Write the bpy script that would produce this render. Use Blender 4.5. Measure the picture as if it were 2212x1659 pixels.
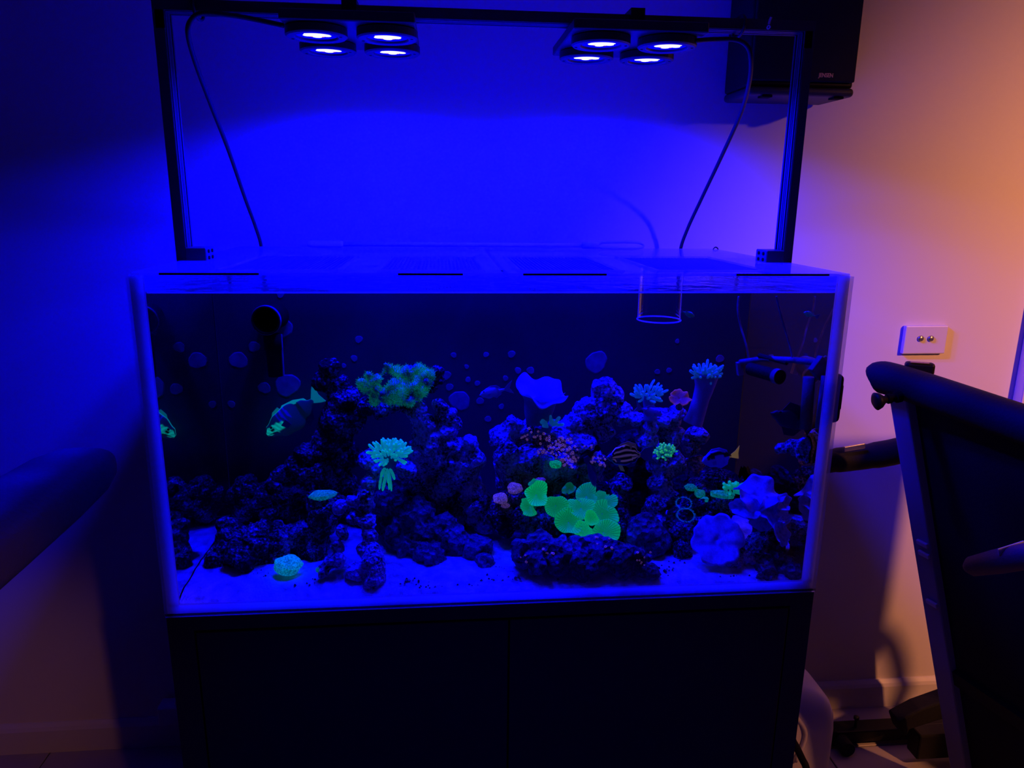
import bpy, bmesh, math, random
from mathutils import Vector, Matrix, noise

# ------------------------------------------------------------------ camera, world, lights
scene = bpy.context.scene
for o in list(bpy.data.objects):
    bpy.data.objects.remove(o)
COL = scene.collection

H0 = 0.84                       # cabinet height = underside of the tank
F_PX = 1590.51                  # focal length in pixels of the 2212 px wide frame
CAM = Vector((-0.1053, -1.2123, H0 + 0.72473))
ROT = (Matrix.Rotation(-0.095717, 3, 'Z') @ Matrix.Rotation(1.324503, 3, 'X') @ Matrix.Rotation(0.0112169, 3, 'Z'))
cam_data = bpy.data.cameras.new('camera')
cam_data.sensor_width = 36.0
cam_data.lens = F_PX / 2212 * 36.0
cam_data.clip_start = 0.02
cam = bpy.data.objects.new('camera', cam_data)
cam.matrix_world = Matrix.Translation(CAM) @ ROT.to_4x4()
COL.objects.link(cam)
scene.camera = cam

world = bpy.data.worlds.new('world')
scene.world = world
world.use_nodes = True
world.node_tree.nodes['Background'].inputs[0].default_value = (0.30, 0.25, 0.45, 1)
world.node_tree.nodes['Background'].inputs[1].default_value = 0.004

scene.view_settings.view_transform = 'Standard'
scene.view_settings.look = 'None'
scene.view_settings.gamma = 1
scene.view_settings.exposure = 0.0
scene.view_settings.use_curve_mapping = False

cy = scene.cycles
cy.max_bounces = 6; cy.diffuse_bounces = 3; cy.glossy_bounces = 3; cy.transmission_bounces = 2; cy.transparent_max_bounces = 14
cy.caustics_reflective = False; cy.caustics_refractive = False
cy.use_adaptive_sampling = True; cy.adaptive_threshold = 0.02

LED_W = 10.0            # power of one blue puck
LED_SPREAD = 156       # degrees
WARM_W = 290.0         # warm ceiling spot in the room
WARM2_W = 42.0
LED_COL = (0.0, 0.0, 1.0)
WARM_COL = (1.0, 0.33, 0.13)


def spot(name, loc, target, power, angle, blend, size, color):
    l = bpy.data.lights.new(name, 'SPOT')
    l.energy = power; l.color = color; l.spot_size = math.radians(angle); l.spot_blend = blend
    l.shadow_soft_size = size
    o = bpy.data.objects.new(name, l)
    o.location = loc
    o.rotation_euler = (Vector(target) - Vector(loc)).to_track_quat('-Z', 'Y').to_euler()
    COL.objects.link(o)
    return o


WARM_LOC = (2.40, -1.45, 2.40)
WARM2_LOC = (1.10, -2.60, 2.40)
spot('warm_ceiling_spot', WARM_LOC, (2.25, 0.72, 1.02), WARM_W, 82, 1.0, 0.045, WARM_COL)
spot('warm_ceiling_spot', WARM2_LOC, (-1.50, 0.72, 0.05), WARM2_W, 14, 1.0, 0.05, WARM_COL)


def at(px, py, Y=None, Z=None, X=None):
    """World point seen at pixel (px, py) of the photograph, at a given depth Y (or height Z, or X)."""
    d = ROT @ Vector(((px - 1106) / F_PX, -(py - 829.5) / F_PX, -1.0))
    if Y is not None:
        t = (Y - CAM.y) / d.y
    elif Z is not None:
        t = (Z - CAM.z) / d.z
    else:
        t = (X - CAM.x) / d.x
    return CAM + d * t


FWD = ROT @ Vector((0, 0, -1))


def mpp(p):
    """metres per pixel at a world point"""
    return (p - CAM).dot(FWD) / F_PX


# ------------------------------------------------------------------ materials
def new_mat(name):
    m = bpy.data.materials.new(name)
    m.use_nodes = True
    nt = m.node_tree
    for n in list(nt.nodes):
        nt.nodes.remove(n)
    out = nt.nodes.new('ShaderNodeOutputMaterial')
    return m, nt, out


def N(nt, kind, **kw):
    n = nt.nodes.new(kind)
    for k, v in kw.items():
        if k in n.inputs:
            n.inputs[k].default_value = v
        else:
            setattr(n, k, v)
    return n


def principled(name, base, rough=0.5, metal=0.0, spec=0.5, bump=0.0, bscale=80.0, var=0.0, vscale=6.0):
    m, nt, out = new_mat(name)
    b = N(nt, 'ShaderNodeBsdfPrincipled')
    b.inputs['Base Color'].default_value = (*base, 1)
    b.inputs['Roughness'].default_value = rough
    b.inputs['Metallic'].default_value = metal
    b.inputs['Specular IOR Level'].default_value = spec
    nt.links.new(b.outputs[0], out.inputs[0])
    if bump or var:
        tc = N(nt, 'ShaderNodeTexCoord')
    if var:
        nz = N(nt, 'ShaderNodeTexNoise', Scale=vscale, Detail=6.0)
        nt.links.new(tc.outputs['Object'], nz.inputs['Vector'])
        r = N(nt, 'ShaderNodeValToRGB')
        r.color_ramp.elements[0].position = 0.3
        r.color_ramp.elements[1].position = 0.7
        r.color_ramp.elements[0].color = (*[c * (1 - var) for c in base], 1)
        r.color_ramp.elements[1].color = (*[min(1, c * (1 + var)) for c in base], 1)
        nt.links.new(nz.outputs[0], r.inputs[0])
        nt.links.new(r.outputs[0], b.inputs['Base Color'])
    if bump:
        nz2 = N(nt, 'ShaderNodeTexNoise', Scale=bscale, Detail=5.0)
        nt.links.new(tc.outputs['Object'], nz2.inputs['Vector'])
        bp = N(nt, 'ShaderNodeBump', Strength=bump, Distance=0.01)
        nt.links.new(nz2.outputs[0], bp.inputs['Height'])
        nt.links.new(bp.outputs[0], b.inputs['Normal'])
    return m


def clear_mat(name, ior=1.45, tint=(1, 1, 1), boost=1.0, base_refl=0.0, rough=0.0, haze=0.0, bump=0.0, bscale=12.0):
    """thin clear sheet: transparent, with a mirror reflection by Fresnel; haze adds some diffuse scatter"""
    m, nt, out = new_mat(name)
    tr = N(nt, 'ShaderNodeBsdfTransparent'); tr.inputs[0].default_value = (*tint, 1)
    gl = N(nt, 'ShaderNodeBsdfGlossy'); gl.inputs['Roughness'].default_value = rough
    mx = N(nt, 'ShaderNodeMixShader')
    fr = N(nt, 'ShaderNodeFresnel', IOR=ior)
    ml = N(nt, 'ShaderNodeMath', operation='MULTIPLY_ADD')
    ml.inputs[1].default_value = boost; ml.inputs[2].default_value = base_refl; ml.use_clamp = True
    nt.links.new(fr.outputs[0], ml.inputs[0])
    nt.links.new(ml.outputs[0], mx.inputs[0])
    last = tr
    if haze:
        di = N(nt, 'ShaderNodeBsdfDiffuse'); di.inputs[0].default_value = (0.85, 0.85, 0.9, 1)
        tl = N(nt, 'ShaderNodeBsdfTranslucent'); tl.inputs[0].default_value = (0.85, 0.85, 0.9, 1)
        ad = N(nt, 'ShaderNodeMixShader'); ad.inputs[0].default_value = 0.4
        nt.links.new(di.outputs[0], ad.inputs[1]); nt.links.new(tl.outputs[0], ad.inputs[2])
        mh = N(nt, 'ShaderNodeMixShader'); mh.inputs[0].default_value = haze
        nt.links.new(tr.outputs[0], mh.inputs[1]); nt.links.new(ad.outputs[0], mh.inputs[2])
        last = mh
    nt.links.new(last.outputs[0], mx.inputs[1]); nt.links.new(gl.outputs[0], mx.inputs[2])
    if bump:
        tc = N(nt, 'ShaderNodeTexCoord')
        nz = N(nt, 'ShaderNodeTexNoise', Scale=bscale, Detail=3.0)
        nt.links.new(tc.outputs['Object'], nz.inputs['Vector'])
        bp = N(nt, 'ShaderNodeBump', Strength=bump, Distance=0.02)
        nt.links.new(nz.outputs[0], bp.inputs['Height'])
        nt.links.new(bp.outputs[0], gl.inputs['Normal']); nt.links.new(bp.outputs[0], fr.inputs['Normal'])
    nt.links.new(mx.outputs[0], out.inputs[0])
    return m


def tir_mat(name):
    """side glass with water behind it: rays that meet it at a slant are totally reflected, steep ones pass"""
    m, nt, out = new_mat(name)
    tr = N(nt, 'ShaderNodeBsdfTransparent'); tr.inputs[0].default_value = (0.95, 0.95, 0.97, 1)
    gl = N(nt, 'ShaderNodeBsdfGlossy'); gl.inputs['Roughness'].default_value = 0.015
    gl.inputs['Color'].default_value = (0.85, 0.85, 0.88, 1)
    lw = N(nt, 'ShaderNodeLayerWeight', Blend=0.5)
    mr = N(nt, 'ShaderNodeMapRange')
    mr.inputs['From Min'].default_value = 0.22; mr.inputs['From Max'].default_value = 0.44
    mr.inputs['To Min'].default_value = 0.06; mr.inputs['To Max'].default_value = 0.88
    mx = N(nt, 'ShaderNodeMixShader')
    nt.links.new(lw.outputs['Facing'], mr.inputs['Value']); nt.links.new(mr.outputs[0], mx.inputs[0])
    nt.links.new(tr.outputs[0], mx.inputs[1]); nt.links.new(gl.outputs[0], mx.inputs[2])
    nt.links.new(mx.outputs[0], out.inputs[0])
    return m


def translucent_mat(name, col, front=0.4):
    m, nt, out = new_mat(name)
    di = N(nt, 'ShaderNodeBsdfDiffuse'); di.inputs[0].default_value = (*col, 1)
    tl = N(nt, 'ShaderNodeBsdfTranslucent'); tl.inputs[0].default_value = (*col, 1)
    mx = N(nt, 'ShaderNodeMixShader'); mx.inputs[0].default_value = 1 - front
    nt.links.new(di.outputs[0], mx.inputs[1]); nt.links.new(tl.outputs[0], mx.inputs[2])
    nt.links.new(mx.outputs[0], out.inputs[0])
    return m


def emit_mat(name, col, strength):
    m, nt, out = new_mat(name)
    e = N(nt, 'ShaderNodeEmission'); e.inputs[0].default_value = (*col, 1); e.inputs[1].default_value = strength
    nt.links.new(e.outputs[0], out.inputs[0])
    return m


def painted_mat(name, rough=0.5, bump=0.0, bscale=300.0, speckle=0.0, spec=0.3, trans=0.0):
    """pigment and fluorescence come from the mesh's own colour attributes Col and Em"""
    m, nt, out = new_mat(name)
    b = N(nt, 'ShaderNodeBsdfPrincipled')
    b.inputs['Roughness'].default_value = rough
    b.inputs['Specular IOR Level'].default_value = spec
    a = N(nt, 'ShaderNodeAttribute', attribute_name='Col')
    e = N(nt, 'ShaderNodeAttribute', attribute_name='Em')
    nt.links.new(a.outputs['Color'], b.inputs['Base Color'])
    b.inputs['Emission Strength'].default_value = 1.0
    nt.links.new(e.outputs['Color'], b.inputs['Emission Color'])
    tc = N(nt, 'ShaderNodeTexCoord')
    if speckle:
        nz = N(nt, 'ShaderNodeTexNoise', Scale=bscale * 1.3, Detail=3.0)
        nt.links.new(tc.outputs['Object'], nz.inputs['Vector'])
        r = N(nt, 'ShaderNodeValToRGB')
        r.color_ramp.elements[0].position = 0.38; r.color_ramp.elements[1].position = 0.62
        r.color_ramp.elements[0].color = (1 - speckle,) * 3 + (1,)
        nt.links.new(nz.outputs[0], r.inputs[0])
        for src, dst in ((a, 'Base Color'), (e, 'Emission Color')):
            mu = N(nt, 'ShaderNodeMix', data_type='RGBA', blend_type='MULTIPLY')
            mu.inputs[0].default_value = 1.0
            nt.links.new(src.outputs['Color'], mu.inputs[6]); nt.links.new(r.outputs[0], mu.inputs[7])
            nt.links.new(mu.outputs[2], b.inputs[dst])
    if bump:
        nz2 = N(nt, 'ShaderNodeTexNoise', Scale=bscale, Detail=3.0)
        nt.links.new(tc.outputs['Object'], nz2.inputs['Vector'])
        bp = N(nt, 'ShaderNodeBump', Strength=bump, Distance=0.002)
        nt.links.new(nz2.outputs[0], bp.inputs['Height'])
        nt.links.new(bp.outputs[0], b.inputs['Normal'])
    if trans:
        tl = N(nt, 'ShaderNodeBsdfTranslucent')
        nt.links.new(a.outputs['Color'], tl.inputs[0])
        mx = N(nt, 'ShaderNodeMixShader'); mx.inputs[0].default_value = trans
        nt.links.new(b.outputs[0], mx.inputs[1]); nt.links.new(tl.outputs[0], mx.inputs[2])
        nt.links.new(mx.outputs[0], out.inputs[0])
    else:
        nt.links.new(b.outputs[0], out.inputs[0])
    return m


def rock_mat(name, dark, light, lo, hi, scale):
    """live rock: crusts of pale coralline algae broken up over dark porous stone"""
    m, nt, out = new_mat(name)
    b = N(nt, 'ShaderNodeBsdfPrincipled')
    b.inputs['Roughness'].default_value = 0.85
    b.inputs['Specular IOR Level'].default_value = 0.25
    tc = N(nt, 'ShaderNodeTexCoord')
    n1 = N(nt, 'ShaderNodeTexNoise', Scale=scale, Detail=7.0, Roughness=0.68)
    n2 = N(nt, 'ShaderNodeTexNoise', Scale=scale * 7, Detail=4.0, Roughness=0.7)
    vo = N(nt, 'ShaderNodeTexVoronoi', Scale=scale * 5)
    for n in (n1, n2, vo):
        nt.links.new(tc.outputs['Object'], n.inputs['Vector'])
    mxv = N(nt, 'ShaderNodeMath', operation='MULTIPLY_ADD'); mxv.inputs[1].default_value = 0.55
    mul2 = N(nt, 'ShaderNodeMath', operation='MULTIPLY'); mul2.inputs[1].default_value = 0.47
    nt.links.new(n2.outputs[0], mul2.inputs[0])
    nt.links.new(n1.outputs[0], mxv.inputs[0]); nt.links.new(mul2.outputs[0], mxv.inputs[2])
    r = N(nt, 'ShaderNodeValToRGB')
    r.color_ramp.elements[0].position = lo; r.color_ramp.elements[0].color = (*dark, 1)
    r.color_ramp.elements[1].position = hi; r.color_ramp.elements[1].color = (*light, 1)
    nt.links.new(mxv.outputs[0], r.inputs[0])
    nt.links.new(r.outputs[0], b.inputs['Base Color'])
    ad = N(nt, 'ShaderNodeMath', operation='ADD')
    nt.links.new(mxv.outputs[0], ad.inputs[0]); nt.links.new(vo.outputs['Distance'], ad.inputs[1])
    bp = N(nt, 'ShaderNodeBump', Strength=1.0, Distance=0.016)
    nt.links.new(ad.outputs[0], bp.inputs['Height'])
    nt.links.new(bp.outputs[0], b.inputs['Normal'])
    nt.links.new(b.outputs[0], out.inputs[0])
    return m


M = {
    'wall': principled('wall_paint', (0.74, 0.70, 0.68), 0.9, spec=0.15, bump=0.06, bscale=500),
    'wall_dark': principled('bounce_cutting_wall', (0.10, 0.09, 0.09), 0.9, spec=0.1, bump=0.06, bscale=400),  # unseen walls made dark to cut the warm bounce light
    'ceiling': principled('ceiling_paint', (0.40, 0.39, 0.38), 0.9, spec=0.1, bump=0.03, bscale=300),
    'tile': principled('floor_tile', (0.42, 0.38, 0.36), 0.45, var=0.12, vscale=5, bump=0.04, bscale=60),
    'grout': principled('grout', (0.03, 0.03, 0.03), 0.9, bump=0.1, bscale=200),
    'gloss_white': principled('white_gloss_paint', (0.72, 0.70, 0.68), 0.4, bump=0.02, bscale=100),
    'black': principled('black_plastic', (0.008, 0.008, 0.009), 0.5, spec=0.25, bump=0.05, bscale=400),
    'cabinet': principled('black_cabinet', (0.010, 0.009, 0.010), 0.32, spec=0.3, bump=0.02, bscale=30),
    'void': principled('gap_black', (0.002, 0.002, 0.002), 0.9, spec=0.05),
    'alu': principled('black_anodised_aluminium', (0.05, 0.05, 0.055), 0.42, metal=0.2, spec=0.5, bump=0.02, bscale=200),
    'slot': principled('slot_black', (0.003, 0.003, 0.003), 0.8, spec=0.1),
    'housing': principled('dark_lamp_housing', (0.025, 0.025, 0.028), 0.4, spec=0.4, bump=0.03, bscale=200),
    'cable': principled('black_cable', (0.012, 0.012, 0.013), 0.5, spec=0.3, bump=0.05, bscale=100),
    'glass': clear_mat('front_glass', 1.45, boost=0.55),
    'side_glass': tir_mat('side_glass'),
    'seam': translucent_mat('silicone_seam', (0.97, 0.97, 1.0), 0.12),
    'water_top': clear_mat('water_surface', 1.33, bump=0.16, bscale=22),
    'water_body': clear_mat('water_body', 1.0, tint=(0.97, 0.985, 1.0), boost=0.0),
    'acrylic': clear_mat('clear_acrylic', 1.49, haze=0.30, boost=0.55),
    'tubeclear': clear_mat('clear_tube', 1.3, boost=0.5),
    'net': principled('netting', (0.14, 0.14, 0.16), 0.5, spec=0.2, bump=0.02, bscale=200),
    'backpanel': principled('dark_back_panel', (0.07, 0.08, 0.06), 0.8, spec=0.05, var=0.12, vscale=3),
    'algae_spot': principled('coralline_algae', (0.26, 0.18, 0.27), 0.8, spec=0.1, var=0.25, vscale=60, bump=0.1, bscale=200),
    'sand': principled('aragonite_sand', (0.68, 0.66, 0.63), 0.9, spec=0.1, var=0.45, vscale=48, bump=0.6, bscale=240),
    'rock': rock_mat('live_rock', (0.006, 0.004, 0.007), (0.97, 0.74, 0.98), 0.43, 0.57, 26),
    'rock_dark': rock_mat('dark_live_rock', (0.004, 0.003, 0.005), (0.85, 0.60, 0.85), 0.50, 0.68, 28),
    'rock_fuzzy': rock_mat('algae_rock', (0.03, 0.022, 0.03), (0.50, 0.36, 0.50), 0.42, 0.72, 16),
    'rock_shadow': rock_mat('shade_toned_rock', (0.004, 0.003, 0.004), (0.22, 0.13, 0.16), 0.50, 0.80, 20),  # dark tone carries the shade of the cave
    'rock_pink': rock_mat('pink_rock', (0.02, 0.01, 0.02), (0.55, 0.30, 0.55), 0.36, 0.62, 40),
    'skin': painted_mat('fish_skin', 0.45, spec=0.4),
    'polyp': painted_mat('polyp_flesh', 0.55, bump=0.3, bscale=500, speckle=0.25),
    'flesh': painted_mat('coral_flesh', 0.6, bump=0.25, bscale=260, speckle=0.2, trans=0.25),
    'crust': painted_mat('crusty_coral', 0.7, bump=0.9, bscale=260, speckle=0.55),
    'white': principled('white_plastic', (0.70, 0.68, 0.66), 0.35, bump=0.02, bscale=60),
    'jerry': principled('milky_plastic', (0.85, 0.80, 0.75), 0.38, bump=0.03, bscale=30, var=0.05, vscale=4),
    'chrome': principled('brushed_nickel', (0.55, 0.52, 0.42), 0.3, metal=0.9, bump=0.02, bscale=300),
    'gold': principled('gold_print', (0.98, 0.62, 0.18), 0.5, metal=0.0, bump=0.01, bscale=300),
    'rubber': principled('black_rubber', (0.012, 0.012, 0.013), 0.7, spec=0.25, bump=0.15, bscale=150),
    'treadframe': principled('grey_powder_coat', (0.34, 0.34, 0.38), 0.45, spec=0.4, bump=0.04, bscale=250),
    'speaker_trim': principled('dark_grey_plastic', (0.035, 0.035, 0.04), 0.45, spec=0.3, bump=0.05, bscale=300),
    'leather': principled('dark_leather', (0.26, 0.22, 0.22), 0.5, spec=0.3, bump=0.25, bscale=90),
    'led': emit_mat('led_white', (0.97, 0.98, 1.0), 1.02),
    'ledred': emit_mat('led_red', (1.0, 0.25, 0.5), 0.9),
    'lens': emit_mat('led_lens_blue', (0.0, 0.0, 1.0), 0.95),
    'lamp_glow': emit_mat('warm_lamp_glow', (1.0, 0.45, 0.16), 2.0),
    'strut': principled('brown_strut', (0.30, 0.19, 0.10), 0.6, bump=0.2, bscale=200),
}

for k in ('skin', 'polyp', 'flesh', 'crust', 'led', 'ledred', 'lens', 'lamp_glow'):
    M[k].cycles.emission_sampling = 'NONE'


# ------------------------------------------------------------------ mesh helpers
class MB:
    def __init__(self):
        self.v = []; self.f = []; self.mi = []; self.col = []; self.em = []

    def add(self, vs, fs, mi=0, col=None, em=None):
        o = len(self.v)
        self.v += [tuple(p) for p in vs]
        self.f += [tuple(i + o for i in q) for q in fs]
        self.mi += [mi] * len(fs)
        n = len(vs)
        if col is not None:
            self.col += list(col) if isinstance(col, list) else [col] * n
            self.em += list(em) if isinstance(em, list) else [em or (0, 0, 0)] * n
        return self

    def box(self, a, b, mi=0, mt=None):
        x0, y0, z0 = a; x1, y1, z1 = b
        vs = [Vector(p) for p in ((x0, y0, z0), (x1, y0, z0), (x1, y1, z0), (x0, y1, z0), (x0, y0, z1), (x1, y0, z1), (x1, y1, z1), (x0, y1, z1))]
        if mt:
            vs = [mt @ p for p in vs]
        return self.add(vs, [(0, 3, 2, 1), (4, 5, 6, 7), (0, 1, 5, 4), (1, 2, 6, 5), (2, 3, 7, 6), (3, 0, 4, 7)], mi)

    def tube(self, pts, rad, seg=10, caps=True, mi=0, col=None, em=None, flat=1.0):
        pts = [Vector(p) for p in pts]
        if not isinstance(rad, (list, tuple)):
            rad = [rad] * len(pts)
        vs = []; fs = []; cs = []; es = []
        up = None
        for i, p in enumerate(pts):
            t = (pts[min(i + 1, len(pts) - 1)] - pts[max(i - 1, 0)]).normalized()
            if up is None:
                up = t.orthogonal().normalized()
            else:
                up = (up - t * up.dot(t))
                up = up.normalized() if up.length > 1e-6 else t.orthogonal().normalized()
            s = t.cross(up)
            for k in range(seg):
                a = 2 * math.pi * k / seg
                vs.append(p + (up * math.cos(a) + s * math.sin(a) * flat) * rad[i])
                if callable(col):
                    c, e = col(i / max(1, len(pts) - 1)); cs.append(c); es.append(e)
        for i in range(len(pts) - 1):
            for k in range(seg):
                a = i * seg + k; b = i * seg + (k + 1) % seg
                fs.append((a, b, b + seg, a + seg))
        if caps:
            fs.append(tuple(range(seg - 1, -1, -1)))
            o = (len(pts) - 1) * seg
            fs.append(tuple(o + k for k in range(seg)))
        return self.add(vs, fs, mi, cs if callable(col) else col, es if callable(col) else em)

    def lathe(self, prof, seg=32, mt=None, mi=0, col=None, em=None, closed=True):
        """prof: list of (radius, height) from bottom to top around local z"""
        vs = []; fs = []
        for r, h in prof:
            for k in range(seg):
                a = 2 * math.pi * k / seg
                p = Vector((r * math.cos(a), r * math.sin(a), h))
                vs.append(mt @ p if mt else p)
        for i in range(len(prof) - 1):
            for k in range(seg):
                a = i * seg + k; b = i * seg + (k + 1) % seg
                fs.append((a, b, b + seg, a + seg))
        if closed:
            fs.append(tuple(range(seg - 1, -1, -1)))
            o = (len(prof) - 1) * seg
            fs.append(tuple(o + k for k in range(seg)))
        return self.add(vs, fs, mi, col, em)

    def prism(self, poly, d, mt=None, mi=0, col=None, em=None):
        """poly in local xy, extruded +-d/2 in z"""
        n = len(poly)
        vs = [Vector((x, y, s * d / 2)) for s in (-1, 1) for x, y in poly]
        if mt:
            vs = [mt @ p for p in vs]
        fs = [tuple(range(n - 1, -1, -1)), tuple(range(n, 2 * n))]
        for i in range(n):
            j = (i + 1) % n
            fs.append((i, j, n + j, n + i))
        return self.add(vs, fs, mi, col, em)

    def build(self, name, mats, parent=None, smooth=False, bevel=0.0, bseg=2):
        me = bpy.data.meshes.new(name)
        me.from_pydata(self.v, [], self.f)
        if not isinstance(mats, (list, tuple)):
            mats = [mats]
        for m in mats:
            me.materials.append(M[m] if isinstance(m, str) else m)
        me.polygons.foreach_set('material_index', self.mi)
        if len(self.col) == len(self.v) and self.col:
            a = me.color_attributes.new('Col', 'FLOAT_COLOR', 'POINT')
            a.data.foreach_set('color', [x for c in self.col for x in (*c, 1.0)])
            e = me.color_attributes.new('Em', 'FLOAT_COLOR', 'POINT')
            e.data.foreach_set('color', [x for c in self.em for x in (*c, 1.0)])
        if bevel:
            bm = bmesh.new(); bm.from_mesh(me)
            es = [e for e in bm.edges if len(e.link_faces) == 2 and e.calc_face_angle(0) > 0.6]
            bmesh.ops.bevel(bm, geom=es, offset=bevel, segments=bseg, affect='EDGES', clamp_overlap=True, profile=0.5)
            bm.to_mesh(me); bm.free()
        bm = bmesh.new(); bm.from_mesh(me)
        bmesh.ops.recalc_face_normals(bm, faces=bm.faces)
        bm.to_mesh(me); bm.free()
        if smooth:
            me.polygons.foreach_set('use_smooth', [True] * len(me.polygons))
        me.update()
        o = bpy.data.objects.new(name, me)
        COL.objects.link(o)
        if parent:
            o.parent = parent
            o.matrix_parent_inverse = Matrix.Translation(-parent.location) if not parent.get('_local') else Matrix()
        return o


def tag(o, label=None, cat=None, group=None, kind=None):
    if label: o['label'] = label
    if cat: o['category'] = cat
    if group: o['group'] = group
    if kind: o['kind'] = kind
    return o


def empty(name, loc, label=None, cat=None, group=None):
    o = bpy.data.objects.new(name, None)
    o.location = loc
    o.empty_display_size = 0.05
    COL.objects.link(o)
    return tag(o, label, cat, group)


def smooth_path(pts, n=8):
    pts = [Vector(p) for p in pts]
    out = []
    for i in range(len(pts) - 1):
        p0 = pts[max(i - 1, 0)]; p1 = pts[i]; p2 = pts[i + 1]; p3 = pts[min(i + 2, len(pts) - 1)]
        for k in range(n):
            t = k / n
            out.append(0.5 * ((2 * p1) + (p2 - p0) * t + (2 * p0 - 5 * p1 + 4 * p2 - p3) * t * t + (3 * p1 - p0 - 3 * p2 + p3) * t ** 3))
    out.append(pts[-1])
    return out


def frame_of(n, roll=0.0):
    """matrix whose z axis is n and whose y axis points as far up as it can"""
    n = Vector(n).normalized()
    up = Vector((0, 0, 1)) if abs(n.z) < 0.98 else Vector((0, 1, 0))
    x = up.cross(n).normalized(); y = n.cross(x)
    m = Matrix((x, y, n)).transposed()
    return (m @ Matrix.Rotation(roll, 3, 'Z')).to_4x4()


# ------------------------------------------------------------------ the room
YW = 0.72
XL, XR, YF, ZC = -2.3, 3.3, -3.3, 2.5


def struct(name, mb, mat, parent=None, **k):
    o = mb.build(name, mat, parent, **k)
    if not parent:
        o['kind'] = 'structure'
    return o


struct('wall_back', MB().box((XL - .1, YW, 0), (XR + .1, YW + .1, ZC)), 'wall')
struct('wall_left', MB().box((XL - .1, YF, 0), (XL, YW, ZC)), 'wall_dark')
struct('wall_right', MB().box((XR, YF, 0), (XR + .1, YW, ZC)), 'wall_dark')
struct('wall_front', MB().box((XL - .1, YF - .1, 0), (XR + .1, YF, ZC)), 'wall_dark')
struct('ceiling', MB().box((XL - .1, YF - .1, ZC), (XR + .1, YW + .1, ZC + .1)), 'ceiling')
floor = struct('floor', MB().box((XL - .1, YF - .1, -.1), (XR + .1, YW + .1, -.006)), 'grout')
TS = 0.45
tile_me = None
ix = 0
tx = 1.0 - 5 * TS
for i in range(9):
    for j in range(6):
        x0 = 1.0 + (i - 6) * TS; y1 = 0.54 + TS - j * TS
        ya = y1 - TS; yb = min(y1, YW)
        if yb - ya < 0.05:
            continue
        key = round(yb - ya, 3)
        t = MB().box((0.002, 0.002, -.006), (TS - .002, yb - ya - .002, 0)).build('tile', 'tile', bevel=0.0015, bseg=1) if tile_me is None or key != tile_me[0] else None
        if t is None:
            t = bpy.data.objects.new('tile', tile_me[1]); COL.objects.link(t)
        else:
            tile_me = (key, t.data)
        t.location = (x0, ya, 0)
        t.parent = floor

bb = MB()
prof = [(0, 0), (-.016, 0), (-.016, .072), (-.012, .082), (-.004, .092), (0, .092)]
for a, b in ((XL, XR),):
    vs = [Vector((x, YW + y, z)) for x in (a, b) for y, z in prof]
    n = len(prof)
    bb.add(vs, [tuple(range(n)), tuple(range(2 * n - 1, n - 1, -1))] + [(i, n + i, n + (i + 1) % n, (i + 1) % n) for i in range(n)])
struct('baseboard_back', bb, 'gloss_white')
# door casing at the right edge of the picture
struct('trim_1', MB().box((1.549, YW - .038, .092), (1.70, YW, 2.12)), 'gloss_white', bevel=0.004)

# ceiling spots (outside the frame, they give the warm light)
for k, (loc, tgt, lab) in enumerate(((WARM_LOC, (2.25, .72, 1.02), 'white ceiling spotlight at the right of the room'), (WARM2_LOC, (-1.50, .72, .05), 'white ceiling spotlight near the middle of the room'))):
    r = empty('ceiling_spotlight', (loc[0], loc[1], ZC), lab, 'ceiling light')
    MB().lathe([(0.05, ZC - .02), (0.05, ZC)], 24, Matrix.Translation((loc[0], loc[1], 0))).build('mount_plate', 'white', r)
    d = (Vector(tgt) - Vector(loc)).normalized()
    mt = Matrix.Translation(Vector(loc)) @ frame_of(d)
    MB().lathe([(0.03, -.10), (0.055, -.08), (0.06, 0.0), (0.056, 0.0), (0.05, -.03)], 24, mt).build('lamp_shade', 'white', r, smooth=True)
    MB().tube([(loc[0], loc[1], ZC - .02), Vector(loc) - d * .08], 0.008).build('stem', 'white', r)
    MB().lathe([(0.0001, -.031), (0.046, -.031)], 24, mt, closed=False).build('bulb', 'lamp_glow', r)

# wall switch
sw = empty('wall_switch', at(1999, 765, Y=YW), 'white double wall switch plate with two nickel buttons', 'switch')
sa, sb = at(1957, 704, Y=YW - .012), at(2040, 764, Y=YW - .012)
MB().box((sa.x, YW - .014, sb.z), (sb.x, YW, sa.z)).build('plate', 'white', sw, bevel=0.003)
for px in (1988, 2010):
    c = at(px, 731, Y=YW - .014)
    MB().lathe([(0.0085, 0), (0.0085, .003), (0.007, .005), (.002, .006)], 24, Matrix.Translation(c) @ frame_of((0, -1, 0))).build('button', 'chrome', sw, smooth=True)

# ------------------------------------------------------------------ cabinet
TW, TD, TH = 0.6, 0.659, 0.6014
cab = empty('aquarium_cabinet', (0, TD / 2, 0), 'tall black wooden cabinet carrying the aquarium', 'cabinet')
c = MB()
c.box((-TW, .004, 0), (-TW + .045, TD, H0)); c.box((TW - .045, .004, 0), (TW, TD, H0))
c.box((-TW + .045, .004, H0 - .03), (TW - .045, TD, H0)); c.box((-TW + .045, .012, 0), (TW - .045, TD, .07))
c.box((-TW + .045, TD - .02, .07), (TW - .045, TD, H0 - .03))
c.build('carcass', 'cabinet', cab)
MB().box((-TW + .045, .022, .07), (TW - .045, .026, H0 - .03)).build('inner_panel', 'void', cab)
for x0, x1 in ((-TW + .048, .0095), (.0125, TW - .048)):
    MB().box((x0, .003, .073), (x1, .021, H0 - .034)).build('door', 'cabinet', cab, bevel=0.0012)

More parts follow.
